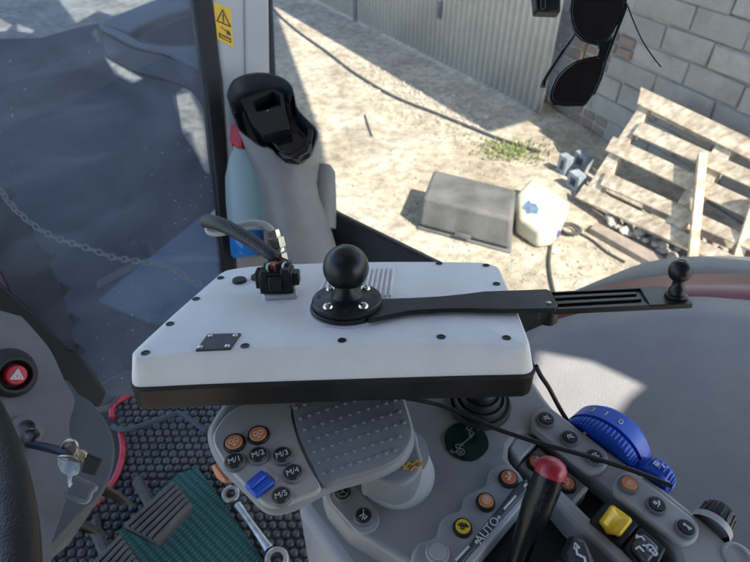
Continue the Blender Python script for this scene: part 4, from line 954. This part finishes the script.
# thin cable over the console
cpts = [(395,396,.03),(418,400,.028),(440,405,.022),(470,417,.016),(500,430,.012),(540,443,.012),(580,454,.013),(620,466,.012),(650,477,.012),(672,486,.012)]
tube('thin_cable', [CN.pix(x,y,h) for x,y,h in cpts], .0022, M['cable'], None, 8, label='thin black cable lying diagonally across the console', cat='cable')
tube('hanging_cable', [P(536,366,.52), P(541,376,.53), P(549,388,.545), P(558,405,.55), P(565,417,.55), P(572,428,.55)], .0022, M['cable'], None, 8, label='thin black cable dropping from the monitor corner to the blue dial', cat='cable')

# ================================================================== CONTROL PAD
PD = Fr((0,0,2.205), (0,0,1))
pad = thing('control_pad', 'grey armrest control pad with round buttons and a dotted palm rest', 'control pad', CN.pix(395,475))
outl = [(212,416),(206,428),(206,440),(211,453),(222,469),(243,489),(258,504),(268,509),(280,509.5),(300,503),(322,491),(340,484),(362,478),(384,471),(402,461),(412,448),(416,434),(412,415),(405,395),(395,380),(330,372),(250,385),(226,398)]
outl = smp(outl, 3)
def inset(poly, fr, h, d, k=1):
    pts = [fr.pix(x,y,h) for x,y in poly]; n = len(pts); out = []
    ar = sum(pts[i].x*pts[(i+1) % n].y-pts[(i+1) % n].x*pts[i].y for i in range(n)); s = 1 if ar > 0 else -1
    for i in range(n):
        t = (pts[(i+1) % n]-pts[i-1]).normalized(); out.append(pts[i]+V((-t.y*s, t.x*s, 0))*d)
    return out
bm = bmesh.new(); lv_ = []
for d, h in ((.018,-.030),(.008,-.022),(.001,-.010),(.001,-.004),(.005,-.0005),(.010,.0)):
    lv_.append([bm.verts.new(p+V((0,0,h))) for p in inset(outl, PD, 0, d)])
for A, B in zip(lv_, lv_[1:]):
    for i in range(len(A)): bm.faces.new((A[i], A[(i+1) % len(A)], B[(i+1) % len(A)], B[i]))
bm.faces.new(lv_[-1]); bm.faces.new(lv_[0][::-1])
finish('body', bm, M['padside'], pad, ang=60)
kpoly = smp([(216,428),(213,440),(218,452),(228,467),(247,487),(262,502),(272,506),(285,504),(303,497),(321,488),(310,467),(302,450),(296,434),(291,414),(289,395),(250,402),(229,412)], 3)
kp = prism('keypad', PD, kpoly, -.002, .003, M['keypad'], pad, bevel=.0015, seg=2)
ppoly = [(293,413),(298,434),(304,450),(312,466),(323,487),(340,481),(362,475),(383,468),(399,459),(408,447),(412,434),(408,416),(402,398),(393,384),(330,378),(291,392)]
ppoly = smp(ppoly, 3)
bm = bmesh.new(); lv_ = []
for d, h in ((0,-.002),(0,.0015),(.015,.003),(.12,.0042),(.5,.0048)):
    pp = [PD.pix(x,y) for x,y in ppoly]; pc_ = sum(pp, V((0,0,0)))/len(pp); lv_.append([bm.verts.new(p.lerp(pc_, d)+V((0,0,h))) for p in pp])
for A, B in zip(lv_, lv_[1:]):
    for i in range(len(A)): bm.faces.new((A[i], A[(i+1) % len(A)], B[(i+1) % len(A)], B[i]))
bm.faces.new(lv_[-1])
inn = [(x*.93+352*.07, y*.93+432*.07) for x,y in ppoly]
for i in range(-30, 30):
    for j in range(-30, 30):
        x = 350+i*9.0+j*4.6; y = 440-i*2.9+j*11.0
        if inpoly(x, y, inn): b_lathe(bm, PD.pix(x,y,.0041), (0,0,1), [(.0018,0),(.0016,.0011),(.0009,.0017),(0,.0018)], 10)
finish('palm_rest', bm, M['palm'], pad, ang=50)
KX = V((.92,.38,0))
for x, y, i in ((234.5,443.5,'gear2p'),(258.5,435.5,'gear2')):
    cbutton(x, y, 9.8, M['button'], M['orange'], i, M['inkorange'], PD, .003, kp, KX, .0025, isz=.62, iw=.0009, name='round_button', lab='orange button with a double loop symbol')
for x, y, t in ((235,462.5,'M/1'),(258.5,456.3,'M/2'),(282.5,456.5,'M/3'),(293,474,'M/4'),(281.5,497,'M/5')):
    cbutton(x, y, 9.6, M['ring'], M['button'], t, M['ink'], PD, .003, kp, KX, .0028, isz=.47, name='round_button', lab='black button lettered '+t)
bb = prism('blue_rocker', PD, [(243.5,483),(261.5,468.5),(275,481),(255.5,496)], -.0, .0075, M['blue'], kp, bevel=.002, seg=3)
bm = bmesh.new(); a, b = PD.pix(248,488,.0078), PD.pix(268,473,.0078)
inn2 = [(247,485),(263,472.5),(266,475),(250,488.5)]
b_slab(bm, [PD.pix(x,y,.0105) for x,y in inn2], V((0,0,-.004))); finish('rocker_ridge', bm, M['blue'], bb, bevel=.0012)
prism('rocker_end', PD, [(262,468),(266,465),(279,477),(275.5,481)], .0, .0045, M['plate'], kp, bevel=.001)
bm = bmesh.new(); b_slab(bm, [P(210,466,.468),P(214,464,.465),P(227,480,.455),P(224,484,.458),P(216,479,.462)], V((.01,.01,-.012)))
finish('side_button', bm, M['orange'], pad, bevel=.002)
# neck and collar
nc = CN.pix(397,474); bm = bmesh.new()
b_lathe(bm, nc, (0,0,1), [(.0330,-.002),(.0330,.004),(.031,.010),(.0275,.022),(.026,.034),(0,.034)], 40); finish('collar', bm, M['collar'], pad)
nk = [(374,474),(404,452),(415,436),(424,464),(414,482),(396,489),(380,485)]
bm = bmesh.new(); b_slab(bm, [CN.pix(x,y,.042) for x,y in smp([(360,470),(380,440),(412,428),(420,448),(423,464),(414,478),(398,485),(380,480)], 4)], V((0,0,-.034)))
nko = finish('neck', bm, M['padside'], pad, bevel=.008, seg=4)
ln = P(415,468,.47)
strokes('seat_symbol', CN.pix(414,466,.0425), V((.8,.6,0)), V((0,0,1)), .009, [[(-.9,.35),(-.2,.5),(0,.15),(.6,.25)],[(-.6,.7),(-.9,.35),(-.6,.1)],[(.9,-.2),(.2,-.4),(0,-.1),(-.5,-.2)],[(.6,-.5),(.9,-.2),(.55,.05)]], .0013, M['inkyellow'], nko)

# ================================================================== MONITOR
MN = fr3((135,357,.431), (525,345,.431), (358,264,.575))
mon = thing('terminal_monitor', 'white flat monitor lying face down above the armrest', 'monitor', MN.pix(340,320,-.06))
flat = [(138,347),(134,353),(135,357),(143,357.5),(196,351),(260,347),(330,344.5),(400,343),(470,343),(519,345),(526,344),(527,339),(514,305),(501,274),(497,267),(488,263.5),(470,262),(400,261.5),(330,262.5),(262,265.5),(232,269),(222,272.5),(214,279),(176,312)]
flat2 = smp([(x, 357.5-.0333*(x-143)) if 140 < x < 520 and y > 341 else (x,y) for x,y in flat], 3)
flat = smp(flat, 3)
U0 = MN.pix(330,310)
def mloop(d, h, fd=0, k2=0):
    pts = [MN.pix(a[0]+(b[0]-a[0])*k2, a[1]+(b[1]-a[1])*k2, 0) for a, b in zip(flat, flat2)]; n = len(pts); out = []
    c = sum(pts, V((0,0,0)))/n; sgn = 0
    for i in range(n):
        t = (pts[(i+1) % n]-pts[i-1]).normalized(); nn = MN.n.cross(t)
        if nn.dot(pts[i]-c) < 0: nn = -nn
        k = max(0, -nn.dot(MN.y))
        out.append(pts[i]+nn*(d+fd*k)+MN.n*h)
    return out
def loftloops(name, loops, mat, parent, capt=True, capb=True, **k):
    bm = bmesh.new(); R = [[bm.verts.new(p) for p in l] for l in loops]
    for A, B in zip(R, R[1:]):
        for i in range(len(A)): bm.faces.new((A[i], A[(i+1) % len(A)], B[(i+1) % len(A)], B[i]))
    if capt: bm.faces.new(R[0])
    if capb: bm.faces.new(R[-1][::-1])
    return finish(name, bm, mat, parent, **k)
loftloops('case', [mloop(-.0015,0), mloop(0.0,-.0005), mloop(.0014,-.0022), mloop(.0034,-.011,0,.4), mloop(.0056,-.0205,0,.8), mloop(.0060,-.0235,0,.85)], M['white'], mon, ang=30)
loftloops('bezel', [mloop(.0056,-.0230,0,.85), mloop(.0078,-.0235,0,.85), mloop(.0082,-.0260,0,.85), mloop(.0072,-.0272,0,.85), mloop(.0062,-.0430,0,.85), mloop(.0045,-.0455,0,.85)], M['bezel'], mon, ang=40)
for x, y in [(145.5,353),(170,324),(196,299),(220.5,278),(245,346),(439,263.6),(486,265.5),(496.5,284),(441,337),(506.5,338),(342,340.5)]:
    c = MN.pix(x,y); lathe('screw', c, MN.n, [(.0036,.0002),(.0034,.0006),(.0026,.0006),(.0024,.0002),(0,.0002)], M['black'], mon, 20)
for x, y in ((239.5,281.5),(258,278)):
    lathe('plug', MN.pix(x,y), MN.n, [(.0068,0),(.0068,.0022),(.006,.003),(0,.003)], M['rubber'], mon, 24)
lp = prism('label_plate', MN, [(195.5,350),(208,333.6),(241,333),(230.5,348.4)], -.0005, .0012, mk('charcoal_label_plate', (.022,.024,.03), .45, .15, 50, .2), mon, bevel=.0003)
for x, y in ((200.5,347),(210.5,336),(235.5,335.5),(227.5,346)):
    c = MN.pix(x,y,.0012); o = lathe('rivet', c, MN.n, [(.0022,0),(.0021,.0006),(.0012,.0011),(0,.0012)], M['chrome'], lp, 16)
bm = bmesh.new()
for i in range(15):
    x0 = 318+i*5.15; x1 = 330+i*4.55; a, b = MN.pix(x0, 297.5), MN.pix(x1, 268.5); X = (b-a).normalized(); Y = MN.n.cross(X)
    b_box(bm, (a+b)/2+MN.n*.0006, X, Y, MN.n, (b-a).length, .0019, .0040)
finish('vent_ribs', bm, M['white'], mon, bevel=.0004)
# arm with slotted extension (bolted to the ring), lies on the case
arm = thing('mounting_arm', 'flat black mounting arm with slotted extension across the monitor', 'mounting arm', MN.pix(350,310,.003))
pc = MN.pix(347.5,309.5); rp = 36.5/F*(pc-C0).dot(FWD)
lathe('gasket', pc, MN.n, [(rp*1.04,0),(rp*1.04,.0022),(0,.0022)], M['collar'], arm, 48)
lathe('ring_plate', pc, MN.n, [(rp*.98,.0022),(rp,.003),(rp,.0058),(rp*.985,.0064),(0,.0064)], M['blacksat'], arm, 64)
prism('bar', MN, [(368,298),(385,298.3),(410,297.6),(440,296),(465,293.5),(485,291),(547,288.8),(551,291),(558,304.5),(556,308.5),(507,309.5),(470,308.6),(440,309),(410,310.8),(386,315.5),(368,320)], .0028, .0068, M['blacksat'], arm, bevel=.0008)
prism('extension', MN, [(540,292.5),(664,286.2),(671,287.2),(682,293.5),(693,302),(693,304.5),(555,311),(547,306)], -.0014, .0024, M['blacksat'], arm, bevel=.0006)
for q in ([(548,291.8),(664,286),(665,287.2),(556,292.8)], [(553,295.5),(636,291.6),(637,293.8),(555,298.2)], [(556,301),(640,296.6),(642,299),(557,304)], [(556,307.2),(646,302.4),(650,305),(557,309.6)]):
    prism('slot_rail', MN, q, .0024, .0044, M['blacksat'], arm, bevel=.0004)
prism('end_pad', MN, [(640,288),(664,286.4),(671,287.2),(682,293.5),(692.5,302),(692,304),(650,305)], .0023, .0044, M['blacksat'], arm, bevel=.0005)
lathe('bolt_head', MN.pix(548.5,303,.0068), MN.n, [(.0022,-.001),(.0022,.0007),(.0016,.001),(0,.001)], M['steel'], arm, 16)
lathe('clamp_knob', MN.pix(549,309,-.004), -MN.n, [(.0,-.001),(.0075,-.001),(.0085,.002),(.0085,.011),(.007,.013),(0,.013)], M['black'], arm, 20)
ebp = MN.pix(676,296.5,.0044); ed = (ebp-C0).dot(FWD); er = 11.3/F*ed
# find the ball height over the plate so that it appears where the photo has it
def solve_h(base, nrm, py):
    lo, hi = 0, .2
    for _ in range(40):
        m = (lo+hi)/2
        if project(base+nrm*m)[1] > py: lo = m
        else: hi = m
    return lo
nv = (MN.n*.85+UP*.35).normalized()
eh = solve_h(ebp, nv, 271)
lathe('end_ball', ebp, nv, [(er*.95,0),(er*.95,.002),(er*.72,.003),(er*.70,eh-er*1.6),(er*.52,eh-er*1.35),(er*.46,eh-er*.93)]+[(er*math.cos(a), eh+er*math.sin(a)) for a in [math.radians(-58+i*9) for i in range(15)]]+[(er*.4,eh+er*.93),(er*.34,eh+er*.88),(0,eh+er*.88)], M['blackgloss'] if 0 else M['blacksat'], arm, 32, ang=50)
# ball mount
bmn = thing('ball_mount', 'black rubber ball mount bolted on a round base over the monitor', 'ball mount', pc+MN.n*.0064)
lathe('base', pc, MN.n, [(rp*.93,.0064),(rp*.95,.0072),(rp*.95,.0105),(rp*.92,.0118),(rp*.55,.013),(rp*.42,.0145),(rp*.34,.019),(rp*.30,.025),(0,.025)], M['blacksat'], bmn, 64)
bh_ = pc+MN.n*.0118; hh = solve_h(pc, nv, 267.5)
rb = 23.2/F*((pc+nv*hh)-C0).dot(FWD)
lathe('ball', pc, nv, [(rb*.40,.014),(rb*.40,.020),(rb*.47,hh-rb*.88)]+[(rb*math.cos(a), hh+rb*math.sin(a)) for a in [math.radians(-60+i*6) for i in range(25)]]+[(0,hh+rb)], mk('black_ball_rubber', (.010,.010,.011), .30, .15, 60, .25, 1500, spec=.35), bmn, 48, ang=50)
for a in (.75, 2.35, 3.95, 5.45):
    c = pc+MN.x*(math.cos(a)*rp*.68)+MN.y*(math.sin(a)*rp*.72)+MN.n*.0122
    o = lathe('screw', c, MN.n, [(.0048,-.001),(.0046,.0008),(.0036,.0022),(.0016,.0027),(.0012,.0018),(0,.0018)], M['chrome'], bmn, 20)
for a in (1.5, 3.1, 4.7, 0):
    lathe('bolt_hole', pc+MN.x*(math.cos(a)*rp*.74)+MN.y*(math.sin(a)*rp*.74)+MN.n*.0122, MN.n, [(.003,-.001),(.003,.0003),(0,.0003)], M['seal'], bmn, 14)
# ------------------------------------------------------------------ connector and harness
cn = thing('cable_connector', 'black multi pin connector with bundled coloured wires on the monitor', 'connector', MN.pix(281,291))
prism('flange', MN, [(264,297),(262,290),(296,288),(297,295)], 0, .004, M['collar'], cn, bevel=.001)
bm = bmesh.new(); cb = MN.pix(279,293); X, Y, Z = MN.x, MN.y, MN.n
b_box(bm, cb+Z*.014, X, Y, Z, .030, .020, .020)
b_box(bm, cb+Z*.016-X*.016, X, Y, Z, .006, .014, .016); b_box(bm, cb+Z*.016+X*.017, X, Y, Z, .007, .012, .012)
b_box(bm, cb+Z*.015-Y*.011, X, Y, Z, .012, .005, .014); b_box(bm, cb+Z*.022+X*.009, X, Y, Z, .008, .022, .012); b_box(bm, cb+Z*.022-X*.010, X, Y, Z, .006, .022, .010)
finish('housing', bm, M['black'], cn, bevel=.0012)
dB = (cb-C0).dot(FWD)
sl_ = [P(207,221,dB+.045), P(220,224,dB+.03), P(238,233,dB+.018), P(256,244,dB+.008), P(270,254,dB), P(276,258,dB)]
pts = smooth_path(sl_, 6); bm = bmesh.new()
b_tube(bm, pts, [.0072-.0018*(i/(len(pts)-1)) for i in range(len(pts))], 18, sx=1.15); finish('braided_sleeve', bm, M['braid'], cn, ang=80)
wm = ['wiregreen','wirewhite','wireorange','wirered','cable','wirewhite','cable']
for i, wname in enumerate(wm):
    o_ = (i-3)*.0032
    tube('wire', [P(274,257,dB)+X*(o_*.4), P(277+i*.7,262,dB-.002)+X*o_*.8, cb+Z*.030+X*o_*1.1-Y*.004*(i % 2), cb+Z*.020+X*o_*1.1-Y*.004*(i % 2)], .0011, M[wname], cn, 6)
lead = thing('grey_lead', 'grey cable with nickel plug looping behind the braided harness', 'cable', MN.pix(277,280))
tube('lead_cable', [P(215,222,dB+.05), P(208,228,dB+.05), P(212,233,dB+.048), P(225,232,dB+.044), P(240,226,dB+.04), P(255,223,dB+.038), P(267,226,dB+.034), P(274,234,dB+.03)], .0034, M['greycable'], lead, 10)
mc = MN.pix(284,277); dm = (mc-C0).dot(FWD); mt = P(273.5,231,dm-.01); md = (mc-mt).normalized()
ln_ = (mc-mt).length
lathe('plug_body', mt, md, [(0,-.001),(.0052,-.001),(.0058,.002),(.0058,.006),(.0085,.0065),(.0085,.016),(.0066,.0165),(.0066,.022),(.0078,.0225),(.0078,ln_*.75),(.006,ln_*.8),(.006,ln_)], M['chrome'], lead, 6, ang=20)
lathe('plug_sleeve', mt+md*.017, md, [(.0072,0),(.0076,.002),(.0076,.004),(.0070,.005)], M['chrome'], lead, 24)

# ------------------------------------------------------------------ grey stalk with open head
stl = thing('device_stalk', 'grey plastic stalk with an open black socket at its top', 'stalk', P(310,270,.95))
rim = [(226.5,96),(228,88),(233,80),(242,75),(254,72.5),(266,72.5),(277,75),(287,80),(292.5,86),(295,95),(297,108),(306,118),(317,128.5),(319,135),(316,145),(312,156),(302,164.5),(288,164.5),(277,156.5),(271,148),(260.5,147.5),(249,139),(238,130.5),(231,112)]
def dep(x, y): return 1.0-(y-72)*.00075
def resample(poly, n):
    pts = [V(p) for p in poly]; segs = [(pts[i], pts[(i+1) % len(pts)]) for i in range(len(pts))]; L_ = [(b-a).length for a,b in segs]; tot = sum(L_); out = []
    for k in range(n):
        s = tot*k/n; i = 0
        while s > L_[i] and i < len(L_)-1: s -= L_[i]; i += 1
        out.append(segs[i][0].lerp(segs[i][1], s/L_[i]))
    return out
NR = 48
def ell(cx, cy, rx, ry, d, ds, rot=0):
    out = []
    for k in range(NR):
        a = math.pi+2*math.pi*k/NR; x, y = rx*math.cos(a), ry*math.sin(a)
        out.append(P(cx+x*math.cos(rot)-y*math.sin(rot), cy+x*math.sin(rot)+y*math.cos(rot), d-ds*math.sin(a)))
    return out
rs = resample(rim, NR)
rimw = [P(p.x, p.y, dep(p.x, p.y)) for p in rs]
# outer skin, rim down to foot
outer = [rimw]
mid0 = ell(279,146,40.5,26,.965,.045,.30); mid1 = ell(284,162,37,17,1.03,.11,.28); mid2 = ell(286,176,31,15,.985,.06,.25); mid3 = ell(290,195,30,15,.98,.055,.2); mid4 = ell(300,232,33,16,.985,.05,.15); mid5 = ell(314,290,36,18,.995,.05,.1)
# never let the skin rise above the cut: pull the first ring under the rim
mid0 = [r+(mid1[i]-r)*.22 for i, r in enumerate(rimw)]
loftloops('shell', [rimw, mid0, mid1, mid2, mid3, mid4, mid5], M['stalk'], stl, capt=False, ang=55)
cR = sum(rimw, V((0,0,0)))/NR
inr = [cR.lerp(p, .965)-(p-C0).normalized()*.003 for p in rimw]; low1 = [P(*q) for q in [(0,0,1)]*0]
dn = (P(290,200,1.06)-P(270,110,.99)).normalized()
in2 = [cR.lerp(p, .94)+dn*.010+FWD*.004 for p in rimw]; in3 = [cR.lerp(p, .80)+dn*.02+FWD*.026 for p in rimw]
loftloops('socket_lining', [rimw, inr, in2, in3], mk('slate_black_lining', (.030,.036,.042), .4, .1, 30, .2, 900), stl, capt=False, ang=50)
SKF = Fr(P(275,120,.965), (-FWD*.75+UP*.45-RGT*.05))
def px_box(name, outer, inner, h0, h1, mat, par, bev=.001):
    bm = bmesh.new(); O = [SKF.pix(x,y,h1) for x,y in outer]; I = [SKF.pix(x,y,h1) for x,y in inner]; k = len(O); dz = SKF.n*(h0-h1)
    vo = [bm.verts.new(p) for p in O]; vi = [bm.verts.new(p) for p in I]; vo2 = [bm.verts.new(p+dz) for p in O]; vi2 = [bm.verts.new(p+dz*.8) for p in I]
    for i in range(k):
        j = (i+1) % k; bm.faces.new((vo[i],vo[j],vi[j],vi[i])); bm.faces.new((vo[i],vo2[i],vo2[j],vo[j])); bm.faces.new((vi[i],vi[j],vi2[j],vi2[i]))
    bm.faces.new(vi2); bm.faces.new(vo2[::-1]); return finish(name, bm, mat, par, bevel=bev)
px_box('holder_box', [(240,99.5),(273,88),(283.5,94),(288,128),(262,135),(252,125)], [(253,100),(273.5,91),(280,97),(281,105.5),(256.5,111.5),(253,104)], -.05, .005, M['black'], stl)
prism('holder_front', SKF, [(251,108),(256,112),(281,106),(286,110),(290,128),(262,134),(256,126)], -.04, .004, M['black'], stl, bevel=.002)
prism('cradle_plate', SKF, [(259,133),(266,128),(285,124),(290,131),(299,131),(308,141),(303,150),(290,154),(279,152),(272,143)], -.05, -.012, M['blackgloss'], stl, bevel=.004)
prism('cradle_lip', SKF, [(276,150),(284,157),(297,158),(309,151),(312,141),(306,134),(303,145),(290,153)], -.05, .0, M['blackgloss'], stl, bevel=.004)
lathe('screw', SKF.pix(268,111,.004), SKF.n, [(.0025,0),(.002,.001),(0,.0012)], M['brass'], stl, 12)
for q in ([(289,88),(293,95),(290,104),(288,96)], [(229,104),(233,102),(236,112),(232,114)], [(308,128),(313,131),(311,142),(307,139)]): prism('clip', SKF, q, -.03, .002, M['black'], stl, bevel=.001)
# rounded grey base behind the stalk (door hinge cover)
lathe('hinge_cover', P(322,196,1.03), UP, [(.0,.06),(.016,.056),(.024,.044),(.026,.0),(.026,-.06),(0,-.06)], M['stalk'], stl, 24)

# ------------------------------------------------------------------ spray bottle
bt = thing('spray_bottle', 'clear blue liquid bottle with a red cap behind the stalk', 'bottle', P(246,262,1.03))
bo_, bt_ = P(249,258,1.03), P(239,128,1.03); bx = (bt_-bo_).normalized(); k = (bt_-bo_).length
rB = 18.5/F*1.03
lathe('body', bo_, bx, [(0,k*.205),(rB*.98,k*.205),(rB,k*.3),(rB,k*.45),(rB*.95,k*.62),(rB*.7,k*.76),(rB*.42,k*.84),(rB*.38,k*.88),(0,k*.88)], M['bottle'], bt, 32, sy=.8)
lathe('liquid', bo_, bx, [(0,.002),(rB*.83,.002),(rB*.96,.008),(rB*.96,k*.20),(0,k*.20)], M['liquid'], bt, 32, sy=.78)
lathe('red_cap', bo_+bx*k*.86, bx, [(rB*.44,0),(rB*.46,k*.04),(rB*.40,k*.09),(rB*.2,k*.12),(0,k*.12)], M['red'], bt, 24)
bm = bmesh.new(); b_slab(bm, [P(x,y,1.01) for x,y in [(231,126),(235,123),(242,127),(243,148),(236,147),(229,140)]], FWD*.02); finish('trigger', bm, M['red'], bt, bevel=.003)

# ------------------------------------------------------------------ sunglasses
sg = thing('sunglasses', 'black sunglasses with dark lenses hanging at the upper right', 'sunglasses', P(590,60,.55))
GF = Fr(P(590,60,.55), (-FWD*.95+RGT*-.12+UP*.05))
def ringprism(name, outer, inner, h0, h1, mat, par, bev):
    bm = bmesh.new(); n = 40
    O = [GF.pix(p.x,p.y,h1) for p in resample(outer, n)]; I = [GF.pix(p.x,p.y,h1) for p in resample(inner, n)]; dz = GF.n*(h0-h1)
    # start both loops at the nearest pair
    j0 = min(range(n), key=lambda j: (I[j]-O[0]).length); I = I[j0:]+I[:j0]
    vo, vi = [bm.verts.new(p) for p in O], [bm.verts.new(p) for p in I]; wo, wi = [bm.verts.new(p+dz) for p in O], [bm.verts.new(p+dz) for p in I]
    for i in range(n):
        j = (i+1) % n
        bm.faces.new((vo[i],vo[j],vi[j],vi[i])); bm.faces.new((wo[j],wo[i],wi[i],wi[j])); bm.faces.new((vo[i],wo[i],wo[j],vo[j])); bm.faces.new((vi[j],wi[j],wi[i],vi[i]))
    return finish(name, bm, mat, par, bevel=bev)
def shrink(poly, k):
    cx = sum(p[0] for p in poly)/len(poly); cy = sum(p[1] for p in poly)/len(poly); return [(cx+(x-cx)*k, cy+(y-cy)*k) for x,y in poly]
L2 = [(549,98),(551,88),(557,76),(566,67),(576,60.5),(588,57),(600,55),(607,55),(606,66),(602,78),(595,93),(586,105.5),(578,105.5),(560,105.5),(551,104)]
L1 = [(571,0),(569.5,10),(571,22),(575,33),(584,41),(596,44.5),(607,43),(613,33),(621,18),(627,5),(629,-14),(622,-30),(600,-34),(582,-26),(574,-12)]
fr_ = ringprism('frame_rim', L2, shrink(L2,.87), -.002, .002, M['blackgloss'], sg, .001)
ringprism('frame_rim', L1, shrink(L1,.88), -.002, .002, M['blackgloss'], sg, .001)
prism('lens', GF, shrink(L2,.89), -.0006, .0006, M['lens'], sg); prism('lens', GF, shrink(L1,.90), -.0006, .0006, M['lens'], sg)
prism('bridge', GF, [(597,42),(609,40),(613,34),(608,58),(604,62),(597,58),(599,50)], -.002, .0022, M['blackgloss'], sg, bevel=.001)
prism('brow', GF, [(622,14),(628,2),(628,8),(617,36),(608,60),(603,78),(596,94),(593,94),(602,72),(607,52)], -.002, .0028, M['blackgloss'], sg, bevel=.001)
tube('temple', [P(578,30,.57), P(567,46,.58), P(553,67,.585), P(545,80,.588), P(543,87,.588)], [.0018]*8+[.0026]*12+[.0032]*5, M['blackgloss'], sg, 10)
tube('temple', [P(590,40,.575), P(585,50,.60), P(582,62,.63), P(578,80,.66), P(576,98,.68)], [.0026]*24+[.0035], M['blackgloss'], sg, 10)
tube('cord', [P(620,-10,.552), P(627,4,.552), P(633,20,.553), P(642,40,.555), P(653,57,.556), P(661,67,.556)], .0007, M['cable'], sg, 6)
mcl = thing('mirror_clip', 'small black clip hanging at the top edge beside the sunglasses', 'clip', P(547,5,.6))
slab('clip_body', [(533,-25,.6),(562,-25,.6),(561,12,.6),(536,11,.6)], .015, M['black'], mcl, .002)
slab('clip_rib', [(541,-25,.595),(546,-25,.595),(546,8,.595),(541,8,.595)], .006, M['blacksat'], mcl, .001)
